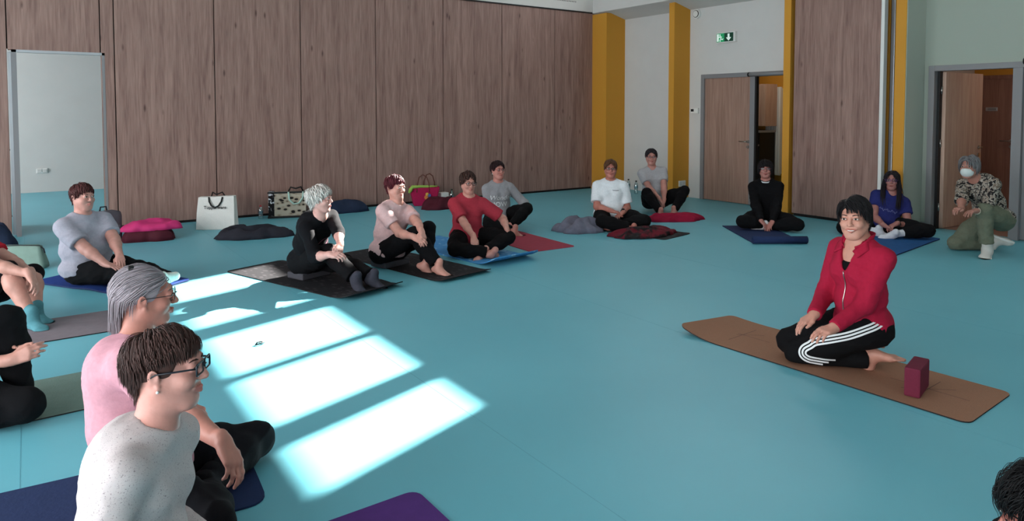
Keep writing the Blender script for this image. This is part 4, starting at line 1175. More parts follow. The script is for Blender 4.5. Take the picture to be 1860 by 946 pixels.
    # ---- eyes, brows
    for s in (-1, 1):
        ec = hc+HB @ (V3(s*.031, .0868, .0050)*hs)
        bm = bmesh.new(); bmesh.ops.create_uvsphere(bm, u_segments=14, v_segments=9, radius=.0115*hs, matrix=Matrix.Translation(ec) @ Matrix([list(r)+[0] for r in HB]+[[0, 0, 0, 1]]) @ Matrix.Diagonal((1.22, 1.05, .56, 1)))
        for f in bm.faces:
            lc = HB.T @ (np.array(f.calc_center_median())-ec)/hs
            f.material_index = 1 if (lc[1] > .004 and abs(lc[0]-S.get('look', 0)*.004) < .0064) else 0
        me = bpy.data.meshes.new('eye'); bm.to_mesh(me); bm.free(); link('eye', me, [M['eyewhite'], M['iris']], root, True)
        tb = bmesh.new(); P = lambda x, y, z: Vector(hc+HB @ (V3(x, y, z)*hs))
        add_tube(tb, [P(s*.014, .0925, .0235), P(s*.026, .0918, .0275), P(s*.038, .0865, .0280), P(s*.047, .078, .0235)], [.0022*hs, .003*hs, .0027*hs, .001*hs], 6)
        lb = bmesh.new()
        add_tube(lb, [P(s*.0165, .0945, .0055), P(s*.024, .0985, .0105), P(s*.033, .0985, .0118), P(s*.041, .0945, .0090), P(s*.047, .088, .0050)], [.0008*hs, .0013*hs, .0015*hs, .0014*hs, .0008*hs], 5)
        bm_obj('eyelash', lb, M['black'], root, True)
        bm_obj('eyebrow', tb, hair_mat(S.get('brow', (60, 44, 38))), root, True)
    if S.get('smile', 0) >= 1.5:
        tb = bmesh.new(); bmesh.ops.create_uvsphere(tb, u_segments=16, v_segments=8, radius=1, matrix=Matrix.Translation(hc+HB @ (V3(0, .0872, -.0598)*hs)) @ Matrix([list(r)+[0] for r in HB]+[[0, 0, 0, 1]]) @ Matrix.Diagonal((.020*hs, .0125*hs, .0048*hs, 1)))
        bm_obj('teeth', tb, M['eyewhite'], root, True)
    if S.get('glasses'): glasses(root, hc, HB, hs, S['glasses'], S.get('grr', .55), S.get('ghg', .0165), S.get('gth', .0019))
    # ---- hair
    st = S['hair']; hv, hq = hair_locks(rs, hc, HB, hs, st)
    if st.get('capon', True):
        cv, cq = hair_cap(hc, HB, hs, st, max(hf, .004))
        hv2 = np.concatenate([hv, cv]); hq = np.concatenate([hq, cq+len(hv)])
    else: hv2 = hv
    link('hair', np_mesh('hair', hv2, hq), hair_mat(st['rgb']), root)
    # ---- clothes
    hg = S.get('hg', .009)
    o = top.get('grow', .012)
    g = torso_prims(J, o, w, dpt, S.get('belly', 0), S.get('bust', 1))
    if top.get('long', 0): g.append(ellip(J['pel']+V3(0, 0, .02)+J['pelB'][:, 1]*.01, (.194*w, .158*dpt+.01*S.get('belly', 0), .105), J['pelB'], .04))
    subs = []
    nk, uu, ff = J['neck'], J['chestB'][:, 2], J['chestB'][:, 1]
    nr = top.get('nr', .070)
    if top['neckline'] == 'crew': subs += [ellip(nk+uu*.035+ff*.018, (nr, nr*1.02, .058), J['chestB'], .006, 's')]
    elif top['neckline'] == 'v': subs += [ellip(nk+uu*.03+ff*.02, (nr, nr, .06), J['chestB'], .006, 's'), rcone(nk+ff*.085-uu*.0, nk+ff*.125-uu*top.get('vd', .11), top.get('vr', .055), .006, .006, 's')]
    elif top['neckline'] == 'scoop': subs += [ellip(nk+uu*.03+ff*.02, (nr+.01, nr, .06), J['chestB'], .006, 's'), ellip(nk+ff*.11-uu*.035, (.07, .06, top.get('vd', .085)), J['chestB'], .006, 's')]
    low = J['pel']-J['pelB'][:, 2]*top.get('hem', .02)
    g = g+subs
    hemn = -unit(J['pelB'][:, 2]*.8+su*.2)
    # hem plane: cut everything below
    hemp = Prim(lambda P: -((P-low) @ hemn), V3(-1, -1, -1), V3(1, 1, 1), .01, 's')
    g.append(hemp)
    gs = [g]
    for s in (1, -1):
        gs.append(arm_prims(J, s, top.get('so', .012), af, top.get('sleeve', .55))+([] if not subs else []))
    # sleeves blend with the torso
    flat = [p for gg in gs[1:] for p in gg]
    gs = [torso_prims(J, o, w, dpt, S.get('belly', 0), S.get('bust', 1))+([g[-len(subs)-2]] if top.get('long', 0) else [])+subs+[hemp]+[Prim(p.f, p.lo, p.hi, .03, 'u') for p in flat]]
    lo, hi = bounds(gs); v, q = sdf_mesh(gs, hg, 2)
    v = folds(v, vnormals(v, q), S.get('seed', 1), top.get('fold', .005), top.get('ff', 24))
    tm = top['mat'] if 'mat' in top else cloth_mat(top['rgb'], top.get('noise', .06))
    garment = link(top.get('name', 't_shirt'), np_mesh('top', v, q), tm, root)
    if top.get('label'): garment['label'] = top['label']
    S['_bvh'] = BVHTree.FromPolygons([tuple(x) for x in v], [tuple(int(i) for i in x) for x in q])
    gr = trs.get('grow', .012)
    gp = [ellip(J['pel'], (.160*w+gr*.4, .116*dpt+gr*.4, .108), J['pelB'], .05), ellip(J['pel']+J['pelB'][:, 2]*.05, (.14*w, .10*dpt, .08), J['pelB'], .05)]
    gl = [gp]
    for s in (1, -1): gl.append([ellip(J['pel']+J['pelB'][:, 0]*s*.075*w-J['pelB'][:, 1]*.03-V3(0, 0, .01), (.10*w, .11, .10), J['pelB'], .04)]+leg_prims(J, s, gr, lf, trs.get('to', 2), trs.get('flare', 0)))
    fl = Prim(lambda P: (P[..., 2]-.004)*1.0, V3(-2, -2, -.5), V3(2, 2, .03), .004, 's') if False else None
    v, q = sdf_mesh(gl, hg, 2, .02)
    v = folds(v, vnormals(v, q), S.get('seed', 1)+7, trs.get('fold', .006), 24)
    v[:, 2] = np.maximum(v[:, 2], trs.get('zmin', .012))
    link(trs.get('name', 'trousers'), np_mesh('trousers', v, q), cloth_mat(trs['rgb']), root)
    S['_tbvh'] = BVHTree.FromPolygons([tuple(x) for x in v], [tuple(int(i) for i in x) for x in q])
    if S.get('feet', 'bare') == 'sock':
        for s in (1, -1):
            a, d, up = J['foot'][s]
            gk = foot_prims(a, d, up, s, .95*sc, .004, False)
            if S.get('sockh', .1) > 0: gk.append(rcone(a, a+unit(J['kn'][s]-a)*S.get('sockh', .1), .039, .043, .02))
            v, q = sdf_mesh([gk], min(hg, .006), 2); v[:, 2] = np.maximum(v[:, 2], .010)
            link('sock', np_mesh('sock', v, q), cloth_mat(S['sockrgb']), root)
    S['_J'] = J; S['_HB'] = HB; S['_hc'] = hc; S['_root'] = root; S['_hs'] = hs
    return root

# ================================================================== PEOPLE IN THE ROOM (metres, room axes)
PEOPLE = [{'key': 'brown',
  'label': 'woman with short brown hair and dark glasses in a speckled light grey jumper',
  'pel': (0.208, 2.204, 0.14),
  'neck': (0.284, 2.203, 0.622),
  'head': (0.316, 2.225, 0.776),
  'ta': -34.1,
  'pa': -21.1,
  'ha': -28.4,
  'armR': {'el': (0.007, 1.96, 0.3), 'wr': (0.3, 1.997, 0.2), 'tip': (0.429, 2.054, 0.16)},
  'armL': {'el': (0.223, 2.52, 0.3), 'wr': (0.415, 2.296, 0.2), 'tip': (0.472, 2.166, 0.16)},
  'legR': {'kn': (0.337, 1.704, 0.06), 'an': (0.413, 2.179, 0.06), 'toe': (0.485, 2.311, 0.04), 'up': (0, -0.6, 0.6)},
  'legL': {'kn': (0.577, 1.911, 0.02), 'an': (0.356, 1.976, 0.05), 'toe': (0.397, 1.917, 0.04), 'up': (0, -0.6, 0.6)},
  'hs': 1.0,
  'hp': 1,
  'hr': -3,
  'w': 0.98,
  'd': 1.0,
  'fat': 0.25,
  'belly': 0.3,
  'slouch': 0.05,
  'shw': 0.165,
  'smile': 1,
  'seed': 5,
  'hair': {'n': 3200,
           'len': [0.042, 0.042, 0.03, 0.055, 0.072],
           'thick': 0.024,
           'w': 0.0019,
           'rgb': (66, 44, 40),
           'seg': 12,
           'fringe': (0.9, 0.6, 0),
           'flow': (0, 0.15, -1),
           'crown': (-0.2, -0.4, 0.86),
           'jit': 0.05,
           'line': [0.52, 0.48, 0.4, 0.26, 0.1, -0.68, -0.85]},
  'skin': (200, 142, 130),
  'glasses': (16, 18, 30),
  'grr': 0.35,
  'ghg': 0.016,
  'gth': 0.0029,
  'brow': (70, 46, 42),
  'top': {'name': 'jumper',
          'rgb': (190, 182, 184),
          'neckline': 'crew',
          'sleeve': 2,
          'grow': 0.016,
          'so': 0.013,
          'nr': 0.068,
          'mat': 'SPECKLE',
          'fold': 0.005,
          'hem': 0.05},
  'trs': {'rgb': (16, 15, 18)},
  'hf': 0.003,
  'hb': 0.006,
  'hg': 0.006},
 {'key': 'greybob',
  'label': 'woman with straight grey bob and glasses in a pink T-shirt on the navy mat',
  'pel': (0.321, 2.961, 0.14),
  'neck': (0.329, 3.051, 0.654),
  'head': (0.367, 3.081, 0.792),
  'ta': -18.7,
  'pa': -26.7,
  'ha': -9.0,
  'armR': {'el': (0.396, 2.917, 0.402), 'wr': (0.527, 2.484, 0.386), 'tip': (0.561, 2.394, 0.288), 'curl': 0.45, 'n': (0.3, -0.2, 0.9)},
  'armL': {'el': (0.518, 3.253, 0.29), 'wr': (0.504, 2.985, 0.336), 'tip': (0.521, 2.888, 0.348), 'curl': 0.5},
  'legR': {'kn': (0.315, 2.46, 0.12), 'an': (0.536, 2.898, 0.07), 'toe': (0.643, 3.023, 0.04), 'up': (0, -0.6, 0.6)},
  'legL': {'kn': (0.581, 3.39, 0.1), 'an': (0.513, 2.808, 0.07), 'toe': (0.481, 2.657, 0.04), 'up': (0, -0.6, 0.6)},
  'hs': 1.02,
  'hp': -2,
  'w': 1.02,
  'd': 1.05,
  'fat': 0.35,
  'belly': 0.5,
  'slouch': 0.06,
  'shw': 0.168,
  'seed': 4,
  'hair': {'n': 3000,
           'len': [0.13, 0.14, 0.15, 0.17, 0.16],
           'thick': 0.022,
           'w': 0.002,
           'rgb': (150, 140, 146),
           'seg': 12,
           'crown': (0, 0.62, 0.78),
           'fringe': (0, -0.7, 0.3),
           'flow': (0, -1.25, -0.8),
           'fall': -0.25,
           'jit': 0.04,
           'line': [0.52, 0.5, 0.5, 0.46, 0.34, -0.3, -0.45]},
  'skin': (184, 124, 110),
  'feet': 'sock',
  'sockrgb': (16, 16, 20),
  'sockh': 0.1,
  'glasses': (22, 20, 24),
  'grr': 0.4,
  'ghg': 0.014,
  'gth': 0.0016,
  'brow': (120, 105, 100),
  'top': {'name': 't_shirt', 'rgb': (200, 146, 158), 'neckline': 'crew', 'sleeve': 0.55, 'grow': 0.016, 'so': 0.016, 'fold': 0.005, 'hem': 0.06, 'long': 1},
  'trs': {'rgb': (15, 15, 20)},
  'hf': 0.003,
  'hb': 0.006,
  'hg': 0.007},
 {'key': 'greytee',
  'label': 'woman with short auburn hair in a grey T-shirt sitting on the blue mat',
  'pel': (0.406, 7.137, 0.14),
  'neck': (0.376, 7.136, 0.607),
  'head': (0.379, 7.119, 0.773),
  'ta': -63.4,
  'pa': -45.4,
  'ha': -59.1,
  'armR': {'el': (0.217, 7.219, 0.324), 'wr': (0.516, 6.701, 0.231), 'tip': (0.619, 6.604, 0.207), 'curl': 0.15},
  'armL': {'el': (0.629, 6.933, 0.344), 'wr': (0.636, 6.642, 0.226), 'tip': (0.617, 6.58, 0.198), 'curl': 0.3},
  'legR': {'kn': (0.655, 6.846, 0.201), 'an': (0.879, 6.317, 0.09), 'toe': (0.849, 5.944, 0.28), 'up': (0.5, -0.5, 0.3)},
  'legL': {'kn': (0.751, 7.144, 0.175), 'an': (0.981, 6.521, 0.09), 'toe': (0.941, 6.053, 0.3), 'up': (0.5, -0.5, 0.3)},
  'w': 1.2,
  'd': 1.3,
  'fat': 0.9,
  'belly': 1.4,
  'bust': 1.2,
  'slouch': 0.03,
  'shw': 0.18,
  'seed': 11,
  'hair': {'n': 840,
           'len': [0.038, 0.045, 0.05, 0.05, 0.055],
           'thick': 0.018,
           'w': 0.0052,
           'rgb': (72, 34, 34),
           'fringe': (0.5, 0.6, 0),
           'line': [0.55, 0.5, 0.32, -0.02, -0.28, -0.75, -0.85]},
  'skin': (192, 138, 126),
  'brow': (90, 60, 55),
  'feet': 'sock',
  'sockrgb': (214, 222, 214),
  'sockh': 0.08,
  'top': {'name': 't_shirt', 'rgb': (158, 156, 168), 'neckline': 'crew', 'sleeve': 0.72, 'grow': 0.016, 'so': 0.018, 'fold': 0.006, 'hem': 0.05, 'long': 1},
  'trs': {'rgb': (14, 13, 16)},
  'hf': 0.004,
  'hb': 0.007,
  'hg': 0.008},
 {'key': 'redleft',
  'label': 'person in a red T-shirt and black shorts with teal socks at the grey mat',
  'pel': (-0.422, 6.309, 0.14),
  'neck': (-0.361, 6.297, 0.64),
  'head': (-0.335, 6.286, 0.778),
  'ta': -26.4,
  'pa': -14.4,
  'ha': -17.0,
  'armR': {'el': (-0.138, 6.007, 0.407), 'wr': (0.023, 5.869, 0.365), 'tip': (0.045, 5.822, 0.243), 'curl': 0.3, 'n': (0.8, -0.3, 0.5)},
  'armL': {'el': (-0.095, 6.403, 0.389), 'wr': (0.055, 5.966, 0.318), 'tip': (0.02, 5.948, 0.22), 'curl': 0.4, 'n': (0.8, -0.3, 0.5)},
  'legR': {'kn': (-0.181, 6.058, 0.344), 'an': (-0.01, 5.861, 0.08), 'toe': (0.142, 5.605, 0.03)},
  'legL': {'kn': (-0.149, 6.497, 0.315), 'an': (0.017, 6.02, 0.08), 'toe': (0.145, 5.907, 0.03)},
  'fat': 0.4,
  'belly': 0.3,
  'seed': 21,
  'hair': {'n': 300, 'len': [0.06, 0.06, 0.055, 0.06, 0.07], 'thick': 0.018, 'w': 0.0058, 'rgb': (90, 70, 60)},
  'skin': (192, 140, 126),
  'feet': 'sock',
  'sockrgb': (84, 138, 148),
  'sockh': 0.1,
  'top': {'name': 't_shirt', 'rgb': (176, 30, 44), 'neckline': 'crew', 'sleeve': 0.6, 'grow': 0.014, 'so': 0.016},
  'trs': {'name': 'shorts', 'rgb': (22, 18, 22), 'to': 0.86, 'grow': 0.016},
  'hf': 0.005,
  'hb': 0.006,
  'hg': 0.008},
 {'key': 'blackleft',
  'label': 'person in black trousers with hands clasped round a knee beside the sage mat',
  'pel': (-0.38, 4.377, 0.14),
  'neck': (-0.333, 4.376, 0.646),
  'head': (-0.312, 4.369, 0.782),
  'ta': -23.5,
  'pa': -13.5,
  'ha': -16.1,
  'armR': {'el': (-0.268, 4.191, 0.33), 'wr': (-0.087, 4.114, 0.323), 'tip': (-0.007, 4.084, 0.354), 'curl': 0.5, 'n': (0.2, -0.6, 0.3)},
  'armL': {'el': (-0.18, 4.672, 0.213), 'wr': (-0.076, 4.3, 0.3), 'tip': (-0.011, 4.136, 0.345), 'curl': 0.6, 'n': (0.6, 0.5, 0.3)},
  'legR': {'kn': (-0.044, 4.053, 0.06), 'an': (-0.416, 4.165, 0.07), 'toe': (-0.499, 4.222, 0.05), 'up': (0.3, -0.5, 0.5)},
  'legL': {'kn': (-0.001, 4.261, 0.523), 'an': (-0.059, 4.248, 0.08), 'toe': (0.022, 4.349, 0.02)},
  'fat': 0.3,
  'seed': 22,
  'hair': {'n': 300, 'len': [0.06, 0.06, 0.055, 0.06, 0.07], 'thick': 0.018, 'w': 0.0058, 'rgb': (90, 80, 70)},
  'skin': (192, 138, 124),
  'feet': 'sock',
  'sockrgb': (220, 222, 222),
  'sockh': 0.06,
  'top': {'name': 't_shirt', 'rgb': (60, 60, 66), 'neckline': 'crew', 'sleeve': 0.6},
  'trs': {'rgb': (13, 13, 16), 'grow': 0.018},
  'hf': 0.005,
  'hb': 0.006,
  'hg': 0.008},
 {'key': 'blacktop',
  'label': 'woman with short white hair in a black top hugging her knees on the patterned mat',
  'pel': (2.091, 6.295, 0.15),
  'neck': (2.115, 6.011, 0.572),
  'head': (2.091, 5.964, 0.75),
  'ta': -66.5,
  'pa': -66.5,
  'ha': -43.4,
  'armR': {'el': (1.959, 6.01, 0.348), 'wr': (2.045, 5.583, 0.329), 'tip': (2.102, 5.471, 0.332), 'curl': 0.6, 'n': (-0.3, -0.5, 0.8)},
  'armL': {'el': (2.268, 5.822, 0.407), 'wr': (2.121, 5.532, 0.361), 'tip': (2.064, 5.496, 0.314), 'curl': 0.6, 'n': (0.5, -0.3, 0.8)},
  'legR': {'kn': (2.173, 5.705, 0.397), 'an': (2.261, 5.562, 0.085), 'toe': (2.276, 5.412, 0.03)},
  'legL': {'kn': (2.356, 5.762, 0.417), 'an': (2.415, 5.502, 0.085), 'toe': (2.519, 5.42, 0.03)},
  'w': 1.05,
  'd': 1.1,
  'fat': 0.4,
  'belly': 0.6,
  'slouch': 0.05,
  'seed': 6,
  'hp': 2,
  'hair': {'n': 960,
           'len': [0.042, 0.055, 0.065, 0.065, 0.07],
           'thick': 0.028,
           'w': 0.0048,
           'rgb': (196, 186, 180),
           'fringe': (0.5, 0.5, 0.2),
           'puff': 0.05,
           'jit': 0.16,
           'line': [0.52, 0.48, 0.3, -0.05, -0.3, -0.78, -0.88]},
  'skin': (204, 150, 140),
  'brow': (160, 150, 148),
  'feet': 'sock',
  'sockrgb': (58, 58, 68),
  'sockh': 0.03,
  'top': {'name': 'top', 'rgb': (14, 13, 17), 'neckline': 'scoop', 'vd': 0.09, 'sleeve': 1.35, 'grow': 0.012, 'so': 0.01, 'fold': 0.005, 'hem': 0.05, 'long': 1},
  'trs': {'rgb': (13, 12, 15), 'to': 1.86, 'flare': 0.012, 'grow': 0.016},
  'hf': 0.004,
  'hb': 0.007,
  'hg': 0.007},
 {'key': 'paletee',
  'label': 'woman with dark red hair in a pale pink T-shirt, barefoot on a black mat',
  'pel': (2.86, 6.248, 0.15),
  'neck': (2.943, 6.193, 0.604),
  'head': (2.93, 6.211, 0.776),
  'ta': -74.7,
  'pa': -70.7,
  'ha': -73.3,
  'armR': {'el': (2.829, 6.188, 0.4), 'wr': (2.887, 5.731, 0.366), 'tip': (2.941, 5.618, 0.327), 'curl': 0.5, 'n': (-0.3, -0.6, 0.7)},
  'armL': {'el': (3.119, 6.024, 0.432), 'wr': (2.964, 5.704, 0.393), 'tip': (2.941, 5.617, 0.307), 'curl': 0.4, 'n': (0.3, -0.6, 0.7)},
  'legR': {'kn': (2.991, 5.876, 0.542), 'an': (3.095, 5.643, 0.08), 'toe': (3.189, 5.49, 0.03)},
  'legL': {'kn': (3.324, 5.888, 0.539), 'an': (3.034, 5.798, 0.08), 'toe': (3.105, 5.735, 0.02)},
  'w': 1.02,
  'd': 1.05,
  'fat': 0.35,
  'belly': 0.4,
  'slouch': 0.04,
  'seed': 7,
  'hp': -2,
  'hair': {'n': 840,
           'len': [0.038, 0.042, 0.045, 0.045, 0.05],
           'thick': 0.02,
           'w': 0.0052,
           'rgb': (84, 28, 38),
           'fringe': (0.6, 0.5, 0.1),
           'puff': 0.03,
           'line': [0.55, 0.5, 0.32, 0.0, -0.28, -0.75, -0.85]},
  'skin': (204, 146, 132),
  'brow': (80, 50, 48),
  'top': {'name': 't_shirt', 'rgb': (216, 180, 180), 'neckline': 'crew', 'sleeve': 0.62, 'grow': 0.016, 'so': 0.018, 'fold': 0.005, 'hem': 0.03, 'long': 1},
  'trs': {'rgb': (13, 12, 15), 'to': 1.88, 'flare': 0.006, 'grow': 0.014},
  'hf': 0.004,
  'hb': 0.007,
  'hg': 0.008},
 {'key': 'redtee',
  'label': 'woman with short brown hair and glasses in a red T-shirt on the light blue mat',
  'pel': (3.913, 6.494, 0.15),
  'neck': (3.932, 6.478, 0.556),
  'head': (3.917, 6.475, 0.744),
  'ta': -107.1,
  'pa': -105.1,
  'ha': -99.2,
  'armR': {'el': (3.787, 6.469, 0.328), 'wr': (3.746, 6.064, 0.209), 'tip': (3.706, 6.001, 0.11), 'curl': 0.35, 'n': (-0.3, -0.8, 0.2)},
  'armL': {'el': (4.175, 6.324, 0.385), 'wr': (4.174, 6.098, 0.259), 'tip': (4.209, 6.045, 0.169), 'curl': 0.35, 'n': (0.6, -0.6, 0.3)},
  'legR': {'kn': (3.713, 6.484, 0.107), 'an': (3.874, 5.919, 0.07), 'toe': (4.087, 5.982, 0.04), 'up': (0.1, -0.6, 0.6)},
  'legL': {'kn': (4.27, 6.249, 0.204), 'an': (3.81, 5.997, 0.07), 'toe': (3.706, 5.916, 0.04), 'up': (0, -0.6, 0.6)},
  'w': 1.0,
  'd': 1.02,
  'fat': 0.3,
  'belly': 0.3,
  'slouch': 0.04,
  'seed': 8,
  'hp': -6,
  'hair': {'n': 800,
           'len': [0.026, 0.045, 0.06, 0.06, 0.06],
           'thick': 0.02,
           'w': 0.0052,
           'rgb': (62, 40, 34),
           'fringe': (0.4, 0.7, 0),
           'line': [0.58, 0.52, 0.32, 0.0, -0.3, -0.78, -0.88]},
  'skin': (198, 140, 126),
  'glasses': (30, 24, 28),
  'grr': 0.9,
  'ghg': 0.018,
  'brow': (70, 48, 42),
  'top': {'name': 't_shirt', 'rgb': (164, 52, 66), 'neckline': 'crew', 'sleeve': 0.8, 'grow': 0.018, 'so': 0.022, 'fold': 0.006, 'hem': 0.06, 'long': 1},
  'trs': {'rgb': (13, 12, 14), 'to': 1.85, 'grow': 0.014},
  'hf': 0.0045,
  'hb': 0.007,
  'hg': 0.008},
 {'key': 'sweater',
  'label': 'woman with red glasses in a grey lettered sweatshirt on the red mat',
  'pel': (5.023, 7.53, 0.14),
  'neck': (5.015, 7.53, 0.552),
  'head': (5.003, 7.524, 0.747),
  'ta': -107.7,
  'pa': -107.7,
  'ha': -95.6,
  'armR': {'el': (4.885, 7.606, 0.308), 'wr': (4.85, 7.283, 0.193), 'tip': (4.883, 7.208, 0.144), 'curl': 0.3},
  'armL': {'el': (5.251, 7.379, 0.363), 'wr': (5.156, 7.172, 0.272), 'tip': (5.153, 7.144, 0.17), 'curl': 0.3, 'n': (0.5, -0.7, 0.3)},
  'legR': {'kn': (4.813, 7.548, 0.106), 'an': (4.806, 6.856, 0.07), 'toe': (4.936, 6.809, 0.03)},
  'legL': {'kn': (5.208, 7.306, 0.26), 'an': (4.84, 7.023, 0.07), 'toe': (4.953, 6.89, 0.03), 'up': (0.2, -0.6, 0.6)},
  'w': 1.0,
  'd': 1.0,
  'fat': 0.3,
  'belly': 0.3,
  'seed': 9,
  'hp': 4,
  'smile': 1,
  'hair': {'n': 900, 'len': [0.022, 0.034, 0.042, 0.045, 0.05], 'thick': 0.02, 'w': 0.0052, 'rgb': (44, 26, 28), 'fringe': (0.5, 0.4, 0.2), 'puff': 0.03},
  'skin': (190, 128, 116),
  'glasses': (120, 28, 40),
  'grr': 0.7,
  'ghg': 0.015,
  'brow': (60, 40, 38),
  'top': {'name': 'sweatshirt',
          'rgb': (150, 148, 152),
          'neckline': 'crew',
          'sleeve': 1.55,
          'grow': 0.016,
          'so': 0.014,
          'nr': 0.075,
          'fold': 0.005,
          'hem': 0.05,
          'long': 1},
  'trs': {'rgb': (14, 13, 15), 'to': 1.85},
  'hf': 0.005,
  'hb': 0.008,
  'hg': 0.008},
 {'key': 'whitetee',
  'label': 'woman with glasses in a white T-shirt sitting behind the dark red blanket',
  'pel': (6.269, 6.759, 0.15),
  'neck': (6.272, 6.755, 0.587),
  'head': (6.263, 6.747, 0.762),
  'ta': -128.8,
  'pa': -128.8,
  'ha': -128.9,
  'armR': {'el': (6.033, 6.906, 0.312), 'wr': (6.088, 6.523, 0.244), 'tip': (6.136, 6.452, 0.228), 'curl': 0.35},
  'armL': {'el': (6.463, 6.631, 0.295), 'wr': (6.211, 6.46, 0.22), 'tip': (6.135, 6.451, 0.2), 'curl': 0.35},
  'legR': {'kn': (5.827, 6.884, 0.187), 'an': (6.121, 6.181, 0.07), 'toe': (6.201, 6.118, 0.03), 'up': (0, -0.7, 0.5)},
  'legL': {'kn': (6.698, 6.461, 0.186), 'an': (6.056, 6.426, 0.07), 'toe': (5.946, 6.489, 0.03), 'up': (0, -0.7, 0.5)},
  'w': 1.12,
  'd': 1.15,
  'fat': 0.6,
  'belly': 0.7,
  'bust': 1.12,
  'slouch': 0.03,
  'shw': 0.172,
  'seed': 10,
  'smile': 1,
  'hair': {'n': 900,
           'len': [0.022, 0.042, 0.055, 0.055, 0.055],
           'thick': 0.018,
           'w': 0.0052,
           'rgb': (96, 64, 44),
           'fringe': (0.5, 0.5, 0),
           'line': [0.58, 0.52, 0.33, 0.0, -0.28, -0.75, -0.85]},
  'skin': (178, 112, 98),
  'glasses': (28, 24, 28),
  'grr': 0.4,
  'ghg': 0.014,
  'brow': (80, 56, 48),
  'top': {'name': 't_shirt', 'rgb': (222, 224, 228), 'neckline': 'crew', 'sleeve': 0.78, 'grow': 0.02, 'so': 0.024, 'fold': 0.005, 'hem': 0.06, 'long': 1},
  'trs': {'rgb': (13, 12, 14), 'to': 1.88, 'grow': 0.018},
  'hf': 0.005,
  'hb': 0.008,
  'hg': 0.008},
 {'key': 'vneck',
  'label': 'woman with dark hair and glasses in a light grey V-neck T-shirt, knees up',
  'pel': (7.784, 7.397, 0.15),
  'neck': (7.742, 7.43, 0.627),
  'head': (7.725, 7.428, 0.82),
  'ta': -126.4,
  'pa': -124.4,
  'ha': -130.1,
  'armR': {'el': (7.591, 7.52, 0.344), 'wr': (7.574, 7.111, 0.229), 'tip': (7.595, 7.043, 0.154), 'curl': 0.4},
  'armL': {'el': (7.94, 7.277, 0.344), 'wr': (7.626, 7.073, 0.197), 'tip': (7.568, 7.061, 0.146), 'curl': 0.4},
  'legR': {'kn': (7.41, 7.307, 0.408), 'an': (7.368, 6.893, 0.07), 'toe': (7.32, 6.745, 0.03)},
  'legL': {'kn': (8.142, 7.049, 0.518), 'an': (7.646, 6.898, 0.07), 'toe': (7.449, 6.905, 0.03)},
  'w': 1.05,
  'd': 1.08,
  'fat': 0.5,
  'belly': 0.6,
  'bust': 1.12,
  'seed': 12,
  'smile': 0.6,
  'hair': {'n': 900, 'len': [0.022, 0.038, 0.05, 0.05, 0.055], 'thick': 0.02, 'w': 0.0052, 'rgb': (44, 38, 42), 'fringe': (0.6, 0.2, 0.3), 'puff': 0.05},
  'skin': (186, 128, 116),
  'glasses': (80, 30, 44),
  'grr': 0.6,
  'ghg': 0.013,
  'brow': (60, 45, 45),
  'top': {'name': 't_shirt', 'rgb': (166, 163, 166), 'neckline': 'v', 'vd': 0.1, 'sleeve': 0.6, 'grow': 0.016, 'so': 0.016, 'fold': 0.006, 'hem': 0.05, 'long': 1},
  'trs': {'rgb': (12, 11, 14), 'to': 1.9, 'grow': 0.014},
  'hf': 0.005,
  'hb': 0.008,
  'hg': 0.008},
 {'key': 'blacksweater',
  'label': 'woman with dark bobbed hair and red glasses in a black sweater sitting cross-legged',
  'pel': (7.899, 5.532, 0.14),
  'neck': (7.878, 5.542, 0.595),
  'head': (7.868, 5.546, 0.768),
  'ta': -142.9,
  'pa': -142.9,
  'ha': -142.8,
  'armR': {'el': (7.651, 5.68, 0.251), 'wr': (7.53, 5.342, 0.099), 'tip': (7.579, 5.28, 0.04), 'curl': 0.4},
  'armL': {'el': (8.064, 5.394, 0.265), 'wr': (7.632, 5.271, 0.099), 'tip': (7.568, 5.288, 0.04), 'curl': 0.4},
  'legR': {'kn': (7.486, 5.846, 0.12), 'an': (7.76, 5.351, 0.07), 'toe': (7.836, 5.184, 0.05), 'up': (0, -0.7, 0.5)},
  'legL': {'kn': (8.089, 5.049, 0.12), 'an': (7.644, 5.389, 0.07), 'toe': (7.515, 5.492, 0.05), 'up': (0, -0.7, 0.5)},
  'w': 1.0,
  'd': 1.0,
  'fat': 0.3,
  'seed': 13,
  'smile': 0.5,
  'hair': {'n': 840,
           'len': [0.042, 0.07, 0.12, 0.12, 0.12],
           'thick': 0.026,
           'w': 0.0052,
           'rgb': (22, 18, 22),
           'fringe': (0.3, 0.7, 0),
           'fall': 0.0,
           'jit': 0.1,
           'line': [0.48, 0.44, 0.28, 0.02, -0.28, -0.75, -0.85]},
  'skin': (172, 114, 104),
  'glasses': (110, 26, 40),
  'grr': 0.8,
  'ghg': 0.015,
  'brow': (40, 30, 30),
  'feet': 'sock',
  'sockrgb': (205, 205, 208),
  'sockh': 0.06,
  'top': {'name': 'sweater', 'rgb': (11, 10, 13), 'neckline': 'crew', 'sleeve': 2, 'grow': 0.02, 'so': 0.018, 'fold': 0.006, 'hem': 0.06, 'long': 1},
  'trs': {'rgb': (12, 12, 15), 'to': 1.9, 'grow': 0.016},
  'hf': 0.005,
  'hb': 0.008,
  'hg': 0.008},
 {'key': 'bluetee',
  'label': 'woman with long dark hair and glasses in a blue T-shirt on the blue mat',
  'pel': (8.609, 4.39, 0.14),
  'neck': (8.69, 4.327, 0.515),
  'head': (8.669, 4.326, 0.672),
  'ta': -146.9,
  'pa': -156.9,
  'ha': -157.5,
  'armR': {'el': (8.478, 4.459, 0.225), 'wr': (8.315, 4.227, 0.163), 'tip': (8.359, 4.145, 0.124), 'curl': 0.4},
  'armL': {'el': (8.932, 4.143, 0.225), 'wr': (8.434, 4.145, 0.183), 'tip': (8.306, 4.183, 0.137), 'curl': 0.4},
